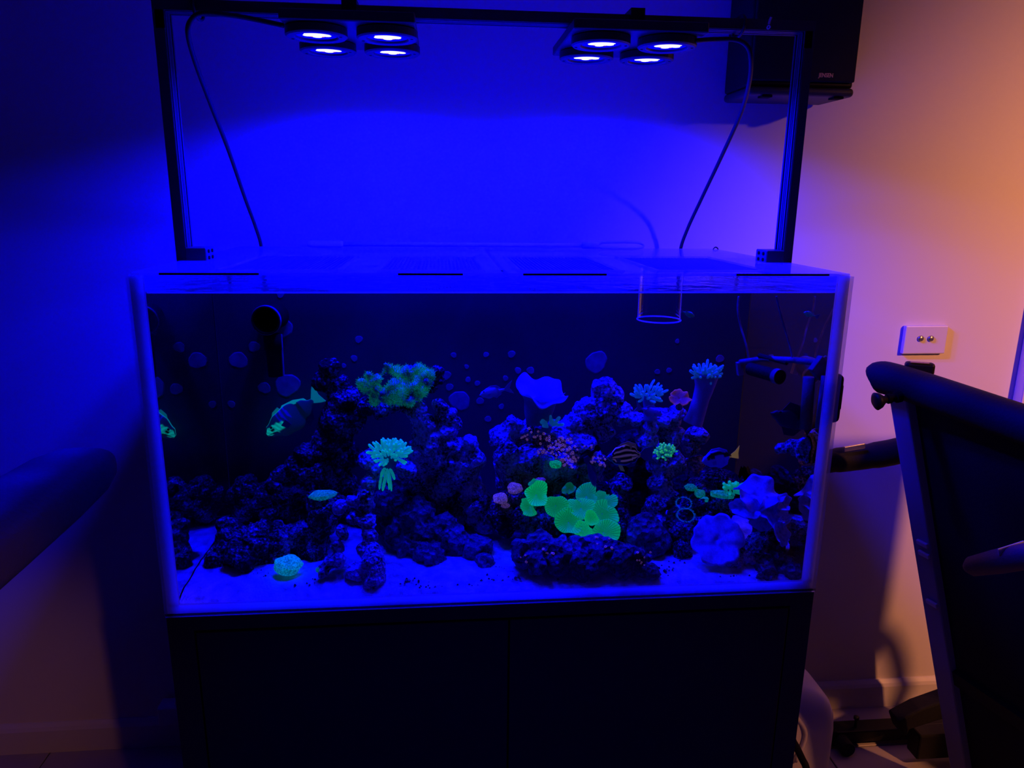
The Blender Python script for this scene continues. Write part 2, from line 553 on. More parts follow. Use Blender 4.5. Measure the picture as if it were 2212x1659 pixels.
# ------------------------------------------------------------------ the tank
ZT = H0 + TH                 # top of glass
ZWATER = H0 + 0.573
YB = 0.39                    # dark partition at the back of the display
G = 0.012
tank = empty('aquarium', (0, TD / 2, H0), 'rectangular glass reef aquarium full of blue-lit water', 'aquarium')
MB().box((-TW, 0, H0), (TW, G, ZT)).build('front_pane', 'glass', tank)
for s in (-1, 1):
    MB().box((s * TW, .0185, H0 + .0), (s * (TW - G), TD - G, ZT)).build('side_pane', 'side_glass', tank)
MB().box((-TW, TD - G, H0), (TW, TD, ZT)).build('rear_pane', 'glass', tank)
MB().box((-TW + G, .0205, H0), (TW - G, TD - G, H0 + .002)).build('bottom_pane', 'seam', tank)
for s in (-1, 1):
    MB().box((s * TW, .0122, H0 + .016), (s * (TW - .021), .018, ZT)).build('silicone_seam', 'seam', tank)
MB().box((-TW, .0122, H0), (TW, .019, H0 + .016)).build('silicone_seam', 'seam', tank)
bp = MB().box((-TW + G + .001, YB, H0 + .003), (TW - G - .001, YB + .006, ZWATER + .002)).build('back_panel', 'backpanel', tank)

random.seed(7)
spots = [(515, 778, 19), (549, 749, 12), (609, 706, 23), (621, 832, 26), (500, 873, 8), (571, 838, 13), (775, 733, 8), (765, 774, 7), (606, 636, 8),
         (980, 767, 6), (964, 811, 10), (971, 836, 8), (993, 865, 22), (1011, 820, 6), (1031, 828, 6), (1037, 866, 8), (1092, 817, 6), (1083, 878, 6),
         (1119, 800, 7), (1146, 800, 8), (1288, 782, 24), (1105, 765, 8), (1463, 737, 5), (1420, 803, 6), (1445, 800, 6),
         (1050, 766, 6), (1054, 905, 7), (795, 1000, 8), (1555, 775, 9), (1008, 792, 5), (743, 790, 5)]
for px, py, r in spots:
    p = at(px, py, Y=YB); rr = r * mpp(p)
    poly = []
    ph = random.random() * 6
    for k in range(22):
        a = 2 * math.pi * k / 22
        q = rr * (1 + .07 * math.sin(2 * a + ph) + .06 * math.sin(3 * a + ph * 2) + .03 * math.sin(7 * a))
        poly.append((q * math.cos(a), q * math.sin(a)))
    mb = MB(); n = len(poly)
    vs = [Vector((x, -0.0, z)) + p for x, z in poly] + [Vector((x * .9, -.0012, z * .9)) + p for x, z in poly]
    mb.add(vs, [tuple(range(n, 2 * n))] + [(i, (i + 1) % n, n + (i + 1) % n, n + i) for i in range(n)])
    mb.build('coralline_spot', 'algae_spot', bp)

# water
wv = MB()
x0, x1, y0, y1 = -TW + G + .0005, TW - G - .0005, G + .0002, TD - G - .0005
wv.box((x0, .0195, H0 + .0025), (x1, y1, ZWATER), 1)
wv.mi[1] = 0
wat = wv.build('water', ['water_top', 'water_body'])
tag(wat, 'clear salt water filling the aquarium nearly to the rim', 'water', kind='stuff')
# meniscus line where the water meets the front glass
MB().box((x0 + .012, G + .0002, ZWATER - .0012), (x1 - .012, .0165, ZWATER + .0012)).build('water_line', 'seam', tank)

# sand bed
rnd = random.Random(3)
NX, NY = 150, 48
sv = []; sf = []
for j in range(NY + 1):
    y = .0205 + (YB - .0215) * j / NY
    for i in range(NX + 1):
        x = -TW + G + .0015 + (2 * TW - 2 * G - .003) * i / NX
        h = .003 + .019 * min(1, max(0, (y - .02) / .05)) ** .7
        h += .006 * noise.noise(Vector((x * 9, y * 9, 0))) * min(1, j / 5) + .0025 * noise.noise(Vector((x * 40, y * 40, 5))) * min(1, j / 3)
        sv.append((x, y, H0 + max(.0028, h)))
for j in range(NY):
    for i in range(NX):
        a = j * (NX + 1) + i
        sf.append((a, a + 1, a + NX + 2, a + NX + 1))
sand = MB().add(sv, sf).build('sand', 'sand', smooth=True)
tag(sand, 'pale rippled sand bed on the aquarium bottom', 'sand', kind='stuff')
ZS = H0 + .022

# ------------------------------------------------------------------ frame over the tank
fr = empty('light_stand', (0, .26, ZT), 'black slotted aluminium light stand bridging over the aquarium', 'stand')
FY0, FY1 = .240, .286
ZR1 = ZT + .4545; ZR0 = ZR1 - .018


def extrusion(a, b, axis, name):
    """20x40-like profile with slots on the wide faces: core box and raised ribs"""
    ax, ay, az = a; bx, by, bz = b
    mb = MB()
    e = .002
    if axis == 'z':
        mb.box((ax + e, ay, az), (bx - e, by, bz), 1)
        w = by - ay
        for s0, s1 in ((0, .13), (.27, .40), (.46, .54), (.60, .73), (.87, 1.0)):
            mb.box((ax, ay + w * s0, az), (bx, ay + w * s1, bz), 0)
        mb.box((ax, ay - .0005, az), (bx, ay + .004, bz), 0)
    else:
        mb.box((ax, ay, az + e), (bx, by, bz - e), 1)
        w = by - ay
        for s0, s1 in ((0, .13), (.27, .40), (.46, .54), (.60, .73), (.87, 1.0)):
            mb.box((ax, ay + w * s0, az), (bx, ay + w * s1, bz), 0)
        mb.box((ax, ay - .0005, az), (bx, ay + .004, bz), 0)
    return mb.build(name, ['alu', 'slot'], fr)


for s in (-1, 1):
    xa, xb = sorted((s * .602, s * .584))
    extrusion((xa, FY0, ZT + .001), (xb, FY1, ZR0), 'z', 'post')
extrusion((-.602, FY0, ZR0), (.602, FY1, ZR1), 'x', 'top_rail')
for s in (-1, 1):
    a = at(392, 530, Y=.24); x_in = .546
    xa, xb = sorted((s * .584, s * x_in))
    MB().box((xa, FY0 - .004, ZT + .003), (xb, FY1 + .002, ZT + .028)).build('foot_bracket', 'alu', fr, bevel=0.0015, bseg=1)
    for yy in (.25, .272):
        for zz in (.009, .021):
            MB().lathe([(.0035, 0), (.0035, .002), (.001, .0025)], 10, Matrix.Translation((s * x_in, yy, ZT + zz)) @ frame_of((-s, 0, 0))).build('bolt', 'slot', fr)
    MB().box((s * .590 - .008, FY0 - .0005, ZR0 - .03), (s * .590 + .008, FY0 + .002, ZR0 + .0)).build('corner_plate', 'alu', fr)

# ------------------------------------------------------------------ LED lights
def aquarium_light(xa, xb, label):
    ya, yb = .193, .452
    z0, z1 = 1.859, ZR0 - .0005
    root = empty('aquarium_light', ((xa + xb) / 2, (ya + yb) / 2, z0), label, 'light', 'pair of aquarium lights')
    MB().box((xa, ya, z0), (xb, yb, z1)).build('housing', 'housing', root, bevel=0.002, bseg=1)
    xm = (xa + xb) / 2 + (.0)
    MB().box((xm - .013, FY0 - .012, z1), (xm + .013, FY0 - .0008, ZR1 + .009)).box((xm - .013, FY0 - .0008, ZR1 + .001), (xm + .013, FY1 + .006, ZR1 + .009)).build('mount_clip', 'black', root)
    for k, (cx, cy) in enumerate(((xm - .062, .252), (xm + .064, .252), (xm - .062, .394), (xm + .064, .394))):
        mt = Matrix.Translation((cx, cy, z0)) @ Matrix.Rotation(math.pi, 4, 'X')
        pk = MB().lathe([(.052, 0), (.055, .002), (.055, .0145), (.052, .017), (.0395, .017), (.037, .013), (.0365, .011)], 40, mt).build('lens_ring', 'housing', root, smooth=False)
        MB().lathe([(.0001, .0125), (.0372, .0125)], 40, mt, closed=False).build('lens', 'lens', pk)
        led = MB(); rr = random.Random(k + int(xa * 100))
        for (u, v, s) in ((-.008, .008, .0072), (.002, .0095, .0072), (.011, .008, .007), (-.012, 0, .006), (-.003, 0, .0075), (.006, .001, .0072), (.013, -.001, .0055), (0, -.008, .006)):
            s *= 1.5; u *= 1.35; v *= 1.35
            led.lathe([(s, .0129), (s, .0133)], 10, mt @ Matrix.Translation((u + rr.uniform(-.001, .001), v, 0)))
        led.build('led_cluster', 'led', pk)
        red = MB()
        for (u, v) in ((-.010, -.009), (.010, -.010)):
            red.lathe([(.0028, .0129), (.0028, .0133)], 8, mt @ Matrix.Translation((u, v, 0)))
        red.build('red_led', 'ledred', pk)
        for a in (.3, math.pi + .3):
            MB().lathe([(.0028, .0171), (.0028, .0176)], 8, mt @ Matrix.Translation((.0465 * math.cos(a), .0465 * math.sin(a), 0))).build('screw', 'slot', pk)
        L = bpy.data.lights.new('led_puck', 'AREA')
        L.shape = 'DISK'; L.size = .070; L.energy = LED_W; L.color = LED_COL; L.spread = math.radians(LED_SPREAD)
        lo = bpy.data.objects.new('led_puck', L)
        lo.location = (cx, cy, z0 - .0145)
        COL.objects.link(lo)
        lo.parent = root
        lo.matrix_parent_inverse = Matrix.Translation(-root.location)
    return root


aquarium_light(-.379, -.147, 'left of two black four-lens aquarium lights under the rail')
aquarium_light(.133, .380, 'right of two black four-lens aquarium lights, nearer the speaker')


def cord(name, pix, rad, label, mat='cable', cat='cable', group=None):
    pts = [at(px, py, Y=Y) for px, py, Y in pix]
    o = MB().tube(smooth_path(pts, 10), rad, 10).build(name, mat, smooth=True)
    return tag(o, label, cat, group)


cord('power_cable', [(612, 55, .22), (560, 44, .235), (500, 33, .232), (440, 28, .232), (414, 42, .234), (406, 72, .24), (422, 135, .30), (455, 225, .40), (492, 320, .50), (530, 430, .60), (552, 490, .65), (565, 537, .672), (572, 620, .68)], .0044,
     'black power cable looping from the left light down behind the aquarium')
cord('power_cable', [(1502, 88, .22), (1545, 85, .235), (1590, 86, .235), (1614, 100, .236), (1622, 130, .25), (1618, 180, .30), (1600, 245, .40), (1560, 335, .50), (1515, 430, .60), (1485, 495, .65), (1469, 545, .672), (1465, 620, .68)], .0044,
     'black power cable looping from the right light down behind the aquarium')
for (pa, lab) in (((418, 30), 'black cable tie holding the left cable to the rail'), ((1607, 75), 'black cable tie holding the right cable to the rail')):
    p = at(pa[0], pa[1], Y=.232)
    mb = MB()
    ring = [Vector((p.x, .262 + .031 * math.cos(a), ZR0 + .009 + .019 * math.sin(a))) for a in [k * math.pi / 10 for k in range(20)]]
    mb.tube(ring + [ring[0]], .003, 6, caps=False)
    tag(mb.build('cable_tie', 'cable', smooth=True), lab, 'cable tie', 'cable ties on the rail')
p = at(1662, 52, Y=.236)
zt = empty('white_cable_tag', p, 'small pale zip tie tail at the right end of the rail', 'cable tie')
MB().tube(smooth_path([at(1660, 62, Y=.235), at(1664, 58, Y=.232), at(1660, 55, Y=.233), at(1657, 60, Y=.235), at(1660, 63, Y=.235)], 6), .0012, 6).build('loop', 'white', zt)
MB().tube([at(1661, 52, Y=.235), at(1663, 44, Y=.234), at(1666, 37, Y=.233)], .0022, 6).build('tail', 'white', zt)

# ------------------------------------------------------------------ lid
def lid(x0, x1, panels, label, slots):
    z0, z1 = ZT + .0005, ZT + .0045
    root = empty('mesh_lid', ((x0 + x1) / 2, .33, z0), label, 'lid', 'aquarium lids')
    ya, yb = .004, TD - .006
    pa, pb = .028, .352
    xs = [x0] + [v for p in panels for v in p] + [x1]
    mb = MB()
    for i in range(0, len(xs), 2):
        mb.box((xs[i], pa, z0), (xs[i + 1], pb, z1))
    mb.box((x0, ya, z0), (x1, pa, z1)); mb.box((x0, pb, z0), (x1, yb, z1))
    mb.build('frame', 'acrylic', root)
    for q0, q1 in slots:
        a_, b_ = at(q0, 603, Y=.004).x, at(q1, 603, Y=.004).x
        MB().box((a_, ya - .0012, z0 + .0004), (b_, ya - .0001, z1 - .0004)).build('edge_slot', 'void', root)
    for p0, p1 in panels:
        rim = MB()
        t = .005
        for a, b in (((p0, pa), (p1, pa + t)), ((p0, pb - t), (p1, pb)), ((p0, pa + t), (p0 + t, pb - t)), ((p1 - t, pa + t), (p1, pb - t))):
            rim.box((a[0], a[1], z1), (b[0], b[1], z1 + .003))
        rim.build('panel_rim', 'acrylic', root)
        net = MB(); n = int((p1 - p0) / .0068)
        for i in range(1, n):
            x = p0 + (p1 - p0) * i / n
            net.box((x - .0015, pa, z0 + .0012), (x + .0015, pb, z0 + .0034))
        n = int((pb - pa) / .040)
        for i in range(1, n):
            y = pa + (pb - pa) * i / n
            net.box((p0, y - .0006, z0 + .0006), (p1, y + .0006, z0 + .0014))
        tag(net.build('netting', 'net', root), kind='stuff')
    return root


lid(-.594, -.006, [(-.470, -.275), (-.212, -.033)], 'left clear lid with two netting panels on the aquarium', [(345, 560), (860, 1000)])
lid(.002, .594, [(.022, .205), (.262, .470)], 'right clear lid with two netting panels on the aquarium', [(1130, 1310), (1590, 1790)])
# glass cleaning stick lying on the lid
ck = empty('cleaning_stick', at(1000, 535, Y=.63), 'long white algae scraper stick lying along the rear of the lid', 'scraper')
ZK = ZT + .0135
def kp(px, Y=.615):
    p = at(px, 535, Y=Y); return Vector((p.x, Y, ZK))
MB().tube([kp(742), kp(1262)], .0055, 12).build('rod', 'white', ck, smooth=True)
MB().tube(smooth_path([kp(664), kp(680), kp(715), kp(742)], 4), [.004, .007, .0085, .009] + [.009] * 8 + [.0075], 12, flat=.7).build('blade_holder', 'white', ck, smooth=True)
loop = [kp(1290) + Vector((0, 0, .000)), kp(1300) + Vector((0, 0, .007)), kp(1330) + Vector((0, 0, .0085)), kp(1372) + Vector((0, 0, .0085)), kp(1388) + Vector((0, 0, .004)), kp(1388) + Vector((0, 0, -.003)), kp(1372) + Vector((0, 0, -.006)), kp(1330) + Vector((0, 0, -.006)), kp(1300) + Vector((0, 0, -.005)), kp(1290)]
MB().tube(smooth_path(loop, 5), .0036, 8).build('loop_handle', 'white', ck, smooth=True)
MB().tube([kp(1258), kp(1292)], .0085, 12).build('grip', 'white', ck, smooth=True)
hk = MB().tube(smooth_path([at(1541, 545, Y=.64), at(1541, 538, Y=.64), at(1546, 534, Y=.64), at(1551, 538, Y=.64), at(1550, 546, Y=.64)], 5), .0017, 8).build('wire_hook', 'cable', smooth=True)
tag(hk, 'small dark wire hook standing on the lid near the right post', 'hook')

# clear feeding tube hanging in the water
tb = at(1423, 690, Y=.13)
ft = empty('feeding_tube', (tb.x, tb.y, tb.z), 'clear acrylic feeding tube hanging into the water', 'tube')
rt = 46.5 * mpp(tb)
mt = Matrix.Translation(tb)
MB().lathe([(rt, 0), (rt, ZT + .002 - tb.z)], 40, mt, closed=False).build('tube_wall', 'tubeclear', ft, smooth=True)
ring = [tb + Vector((rt * math.cos(a), rt * math.sin(a), 0)) for a in [2 * math.pi * k / 40 for k in range(41)]]
MB().tube(ring, .0014, 8, caps=False).build('lower_rim', 'seam', ft, smooth=True)
for s in (-1, 1):
    MB().tube([tb + Vector((s * rt, 0, 0)), tb + Vector((s * rt, 0, ZT - tb.z))], .0007, 6).build('wall_edge', 'seam', ft)

# ------------------------------------------------------------------ rocks
def displaced(mesh, seed, amp, scale):
    off = Vector((seed * 3.1, seed * 1.7, seed * 5.3))
    nv = [v.normal.copy() for v in mesh.vertices]
    for v, n in zip(mesh.vertices, nv):
        p = v.co * scale + off
        d = noise.fractal(p, 0.9, 2.1, 5) * amp
        w = noise.voronoi(p * 1.7)[0][0]
        d += (w - .32) * amp * 1.2
        d += noise.noise(v.co * 95 + off) * amp * .30 + noise.noise(v.co * 230 + off) * amp * .16
        v.co += n * d


def blob_mesh(blobs, voxel, seed, amp=.010, scale=26.0, squash=None):
    """one skin over a chain of overlapping lumps, roughened by noise"""
    bm = bmesh.new()
    rr = random.Random(seed)
    for (p, r) in blobs:
        m = Matrix.Translation(p) @ Matrix.Rotation(rr.uniform(0, 3), 4, 'Z') @ Matrix.Diagonal((r * rr.uniform(.92, 1.12), r * rr.uniform(.75, 1.0), r * rr.uniform(.92, 1.12), 1))
        if squash:
            m = Matrix.Translation(p) @ Matrix.Diagonal((r * squash[0], r * squash[1], r * squash[2], 1))
        bmesh.ops.create_icosphere(bm, subdivisions=2, radius=1, matrix=m)
    me = bpy.data.meshes.new('tmp'); bm.to_mesh(me); bm.free()
    o = bpy.data.objects.new('tmp', me); COL.objects.link(o)
    md = o.modifiers.new('r', 'REMESH'); md.mode = 'VOXEL'; md.voxel_size = voxel
    dg = bpy.context.evaluated_depsgraph_get()
    ev = bpy.data.meshes.new_from_object(o.evaluated_get(dg))
    bpy.data.objects.remove(o); bpy.data.meshes.remove(me)
    displaced(ev, seed, amp, scale)
    ev.polygons.foreach_set('use_smooth', [True] * len(ev.polygons))
    ev.update()
    return ev


def rock(label, blobs, seed, mat='rock', voxel=.0036, amp=.011, scale=24.0, name='live_rock', group='live rocks in the aquarium', cat='rock'):
    bl = []
    for b in blobs:
        px, py, r, Y = b
        p = at(px, py, Y=Y)
        rad = r * mpp(p)
        p.y = min(p.y, YB - rad - .004)
        bl.append((p, rad))
    me = blob_mesh(bl, voxel, seed, amp, scale)
    # keep everything on this side of the back panel and above the tank bottom
    for v in me.vertices:
        v.co.y = min(max(v.co.y, .024), YB - .002)
        v.co.z = max(v.co.z, H0 + .004)
        v.co.x = min(max(v.co.x, -.5835), .5835)
    me.materials.clear(); me.materials.append(M[mat])
    me.name = name
    o = bpy.data.objects.new(name, me); COL.objects.link(o)
    return tag(o, label, cat, group)


rock('slender dark rock tower at the left with speckled crust', [(712, 796, 20, .33), (700, 825, 26, .33), (735, 838, 24, .33), (742, 868, 36, .32), (738, 905, 42, .32), (725, 940, 40, .32), (705, 972, 36, .32), (742, 985, 42, .33), (668, 985, 26, .31), (640, 1008, 24, .30), (612, 1030, 22, .30), (660, 1020, 26, .30), (690, 1015, 30, .31), (735, 1035, 34, .33), (745, 1085, 36, .34)], 1, 'rock_dark')
rock('two-pronged pale rock spires left of the leather coral', [(900, 893, 20, .26), (915, 918, 27, .26), (928, 950, 34, .26), (958, 880, 14, .26), (962, 900, 20, .26), (968, 930, 27, .26), (985, 915, 14, .26), (975, 965, 32, .26), (1015, 955, 20, .25), (1020, 985, 24, .25), (950, 990, 44, .27), (1000, 1010, 34, .26), (905, 985, 34, .27), (900, 1030, 40, .28), (960, 1045, 46, .28), (1010, 1060, 40, .27), (1035, 1100, 34, .25), (1050, 1130, 26, .24), (940, 1095, 46, .30), (990, 1110, 44, .30)], 2, 'rock')
rock('forked rock branch rising from the sand at the front left', [(800, 995, 20, .17), (815, 1012, 24, .17), (860, 1000, 18, .18), (875, 1015, 20, .18), (795, 1040, 20, .16), (792, 1070, 18, .15), (785, 1092, 19, .14), (762, 1120, 14, .13), (742, 1150, 14, .12), (727, 1180, 15, .11), (720, 1215, 20, .09), (700, 1235, 16, .08), (790, 1125, 15, .13), (795, 1155, 16, .12), (796, 1190, 21, .10), (800, 1220, 26, .08), (812, 1240, 24, .07), (770, 1235, 24, .08), (760, 1085, 12, .15), (735, 1100, 12, .16)], 3, 'rock', amp=.009)
rock('low sloping rock slab at the far left of the sand', [(492, 1135, 20, .20), (500, 1160, 26, .19), (480, 1190, 28, .17), (470, 1210, 22, .15), (520, 1205, 32, .14), (560, 1150, 28, .18), (555, 1190, 32, .16), (600, 1165, 34, .19), (640, 1160, 34, .20), (600, 1200, 28, .17), (680, 1160, 36, .21), (700, 1120, 34, .22), (690, 1085, 26, .23), (720, 1090, 26, .23), (675, 1190, 30, .18)], 4, 'rock_dark')
rock('broad dark rock heap between the forked branch and the mushrooms', [(850, 1090, 40, .24), (850, 1140, 44, .22), (880, 1180, 42, .19), (905, 1130, 46, .22), (950, 1160, 46, .20), (930, 1205, 34, .15), (985, 1175, 40, .19), (1030, 1195, 30, .16), (1048, 1215, 18, .12), (850, 1050, 30, .25)], 5, 'rock_fuzzy', amp=.013)
rock('central rock mound carrying the leather coral and pink polyps', [(1085, 945, 26, .27), (1110, 925, 26, .27), (1100, 985, 36, .26), (1150, 935, 34, .27), (1150, 985, 44, .26), (1200, 950, 38, .27), (1205, 1000, 44, .25), (1240, 925, 36, .28), (1265, 890, 28, .28), (1250, 970, 42, .26), (1285, 900, 26, .28), (1310, 885, 30, .28), (1300, 842, 22, .29), (1318, 850, 24, .29), (1300, 925, 30, .29), (1345, 895, 22, .28), (1275, 1000, 34, .25), (1275, 1040, 30, .25), (1165, 1035, 36, .26), (1215, 1045, 34, .26), (1100, 1030, 36, .28), (1200, 1090, 34, .27)], 6, 'rock')
rock('leaning rock ridge right of the cave with the green torch coral', [(1372, 905, 18, .27), (1400, 925, 22, .27), (1430, 905, 24, .28), (1465, 895, 24, .28), (1400, 950, 20, .26), (1420, 975, 22, .25), (1450, 940, 28, .28), (1435, 1010, 30, .25), (1460, 1000, 24, .26), (1428, 1045, 27, .24), (1440, 1075, 22, .23), (1415, 1095, 26, .22), (1420, 1130, 26, .20), (1490, 965, 22, .29), (1505, 940, 18, .29), (1500, 1010, 24, .30)], 7, 'rock')
rock('crusted rock bed under the green mushroom corals', [(1090, 1085, 26, .22), (1120, 1075, 24, .22), (1090, 1125, 32, .20), (1140, 1120, 34, .19), (1190, 1140, 36, .18), (1160, 1080, 30, .21), (1230, 1090, 34, .20), (1290, 1060, 26, .21), (1290, 1110, 38, .19), (1330, 1090, 30, .20), (1345, 1050, 24, .21), (1335, 1140, 34, .17)], 8, 'rock_dark')
rock('wide rounded rock in front of the mushrooms on the sand', [(1130, 1200, 28, .08), (1165, 1190, 32, .09), (1160, 1215, 28, .07), (1205, 1200, 36, .08), (1250, 1195, 32, .09), (1255, 1220, 28, .06), (1300, 1200, 36, .08), (1340, 1215, 34, .065), (1380, 1210, 26, .065), (1395, 1230, 18, .05)], 9, 'rock_fuzzy', amp=.012)
rock('smooth round boulder beside the green mushrooms', [(1395, 1150, 42, .15), (1400, 1175, 38, .14), (1370, 1165, 34, .15), (1425, 1165, 28, .15)], 10, 'rock_fuzzy', amp=.005)
rock('rubble rock holding the teal button corals at the right', [(1500, 1055, 22, .22), (1525, 1075, 28, .21), (1500, 1095, 30, .19), (1545, 1100, 28, .19), (1470, 1120, 26, .19), (1480, 1155, 30, .16), (1470, 1190, 22, .13), (1515, 1130, 28, .17), (1570, 1085, 22, .20), (1555, 1040, 22, .24), (1530, 1030, 20, .25)], 11, 'rock_dark')
rock('crumbly rock foot below the blue plate corals', [(1600, 1195, 26, .10), (1620, 1210, 26, .09), (1640, 1180, 26, .11), (1590, 1215, 18, .08), (1650, 1210, 20, .09), (1665, 1150, 26, .12)], 12, 'rock', amp=.013, scale=36)
rock('thin rock ledge reaching out from the right pane', [(1682, 969, 9, .13), (1695, 967, 13, .12), (1710, 966, 15, .105), (1724, 966, 17, .09), (1738, 965, 18, .075), (1752, 964, 18, .06), (1735, 982, 15, .075), (1750, 988, 16, .058), (1718, 976, 13, .095)], 13, 'rock', amp=.006)
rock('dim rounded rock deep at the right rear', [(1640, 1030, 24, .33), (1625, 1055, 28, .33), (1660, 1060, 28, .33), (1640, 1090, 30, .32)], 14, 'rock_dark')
rock('fuzzy dark red algae clump at the lower right corner', [(1672, 1190, 24, .10), (1685, 1215, 24, .075), (1662, 1225, 22, .07), (1702, 1232, 18, .05), (1650, 1238, 18, .05)], 16, 'rock_fuzzy', amp=.014, scale=60, name='algae_clump', group='algae', cat='algae')

rock('dark rock standing in for cave shade behind the striped fish', [(1360, 960, 34, .36), (1375, 1010, 36, .36), (1365, 1055, 36, .36), (1350, 1095, 34, .35), (1385, 1085, 30, .35), (1330, 1000, 30, .36), (1380, 1125, 26, .33)], 17, 'rock_shadow', amp=.008)  # fill rock: the shade of the cave is put into its dark colour
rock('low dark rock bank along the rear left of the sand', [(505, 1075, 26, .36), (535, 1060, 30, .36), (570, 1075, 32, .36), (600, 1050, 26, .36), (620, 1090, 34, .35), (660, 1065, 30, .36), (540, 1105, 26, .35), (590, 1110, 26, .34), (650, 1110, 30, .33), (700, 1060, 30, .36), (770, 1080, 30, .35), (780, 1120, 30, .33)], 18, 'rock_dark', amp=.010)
rock('pale rock knob above the rear left bank', [(640, 1042, 16, .32), (662, 1025, 18, .32), (680, 1012, 14, .32), (625, 1058, 14, .32), (655, 1050, 16, .33)], 19, 'rock', amp=.006)
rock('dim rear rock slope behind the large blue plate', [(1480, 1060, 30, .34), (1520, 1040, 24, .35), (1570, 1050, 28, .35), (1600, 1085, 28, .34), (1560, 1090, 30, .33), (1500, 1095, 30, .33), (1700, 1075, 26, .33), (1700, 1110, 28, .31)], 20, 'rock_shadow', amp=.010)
# loose rubble on the sand
rr = random.Random(11)
RUB = [(880, 1255), (905, 1262), (930, 1268), (1010, 1268), (1065, 1248), (1085, 1232), (1430, 1225), (1455, 1215), (1440, 1240), (1660, 1255), (1690, 1252), (1630, 1256), (660, 1258), (560, 1240), (1705, 1246), (1600, 1248), (1580, 1252), (1545, 1250), (1120, 1252), (1180, 1258), (1240, 1262)]
rub = MB()
for px, py in RUB:
    for k in range(7):
        p = at(px + rr.uniform(-26, 26), py + rr.uniform(-9, 7), Z=ZS)
        if p.y < .03 or p.y > YB - .02 or abs(p.x) > .57:
            continue
        r = rr.uniform(.0012, .0036)
        vs = []
        for a in range(6):
            ang = a * math.pi / 3
            vs.append(p + Vector((r * math.cos(ang) * rr.uniform(.7, 1.2), r * math.sin(ang) * rr.uniform(.7, 1.2), -.001)))
        vs.append(p + Vector((rr.uniform(-.3, .3) * r, rr.uniform(-.3, .3) * r, r * .9)))
        rub.add(vs, [(a, (a + 1) % 6, 6) for a in range(6)])
tag(rub.build('rubble', 'rock_dark'), 'scattered dark rubble grains on the sand bed', 'rubble', kind='stuff')


# ------------------------------------------------------------------ coral builders
def disc(mb, c, R, nrm, seed, col, em, rings=9, seg=64, lobes=((2, .08), (3, .06)), cup=.25, ruffle=.15, rk=4, ridges=0, ridge=.03, thick=.05, roll=0.0, squash=1.0, tipcol=None):
    """wavy fleshy disc; col/em: functions (r, theta, ridge01) -> rgb"""
    rr = random.Random(seed)
    ph = [rr.uniform(0, 6.28) for _ in range(8)]
    mt = Matrix.Translation(c) @ frame_of(nrm, roll)
    top = []; bot = []; cs = []; es = []
    for i in range(rings + 1):
        r = max(i / rings, .001)
        for k in range(seg):
            a = 2 * math.pi * k / seg
            rad = 1 + sum(A * math.sin(n * a + ph[j]) for j, (n, A) in enumerate(lobes)) * r
            rg = (.5 + .5 * math.cos(ridges * a)) if ridges else .5
            z = cup * (r * r - .35) + ruffle * r ** 3 * math.sin(rk * a + ph[5]) + ruffle * .5 * r ** 3 * math.sin((rk + 3) * a + ph[6]) + ridge * (rg - .5) * min(1, r * 2.5) - .09 * math.exp(-(r / .11) ** 2)
            x, y = r * rad * math.cos(a), r * rad * math.sin(a) * squash
            top.append(mt @ Vector((x * R, y * R, z * R)))
            bot.append(mt @ Vector((x * R * .985, y * R * .985, (z - thick * (1.2 - r * .7)) * R)))
            cs.append(col(r, a, rg)); es.append(em(r, a, rg))
    fs = []
    n = (rings + 1) * seg
    for i in range(rings):
        for k in range(seg):
            a = i * seg + k; b = i * seg + (k + 1) % seg
            fs.append((a, b, b + seg, a + seg)); fs.append((n + a, n + a + seg, n + b + seg, n + b))
    for k in range(seg):
        a = rings * seg + k; b = rings * seg + (k + 1) % seg
        fs.append((a, b, n + b, n + a))
    mb.add(top + bot, fs, 0, cs + cs, es + [tuple(.6 * x for x in e) for e in es])
    return mb


def mix(a, b, t):
    t = max(0, min(1, t))
    return tuple(x + (y - x) * t for x, y in zip(a, b))


def mushroom(px, py, r, Y, nrm, seed, em_c, label, **kw):
    p = at(px, py, Y=Y); R = r * 1.14 * mpp(p)
    root = empty('mushroom_coral', p + Vector((0, .02, -.005)), label, 'coral', 'green mushroom corals')
    dk = tuple(x * .16 for x in em_c)
    def col(r_, a, g): return (.02, .10, .07) if r_ > .07 else (.1, .1, .6)
    def em(r_, a, g):
        if r_ < .05: return (0, .03, .22)
        return mix(dk, em_c, .12 + .55 * g + .28 * r_ ** 2)
    k = dict(ridges=30, ridge=.07, lobes=((2, .10), (3, .08), (5, .04)), cup=.26, ruffle=.26, rk=3, thick=.10, seg=120, rings=14)
    k.update(kw)
    disc(MB(), p, R, nrm, seed, col, em, **k).build('polyp_disc', 'polyp', root, smooth=True)
    b = Vector(p) - Vector(nrm).normalized() * R * .7
    MB().tube([b + (Vector(p) - b) * t for t in (0, .35, .62)], [R * .34, R * .26, R * .30], 12, col=(.03, .05, .09), em=(0, .02, .01)).build('foot', 'polyp', root, smooth=True)
    return root


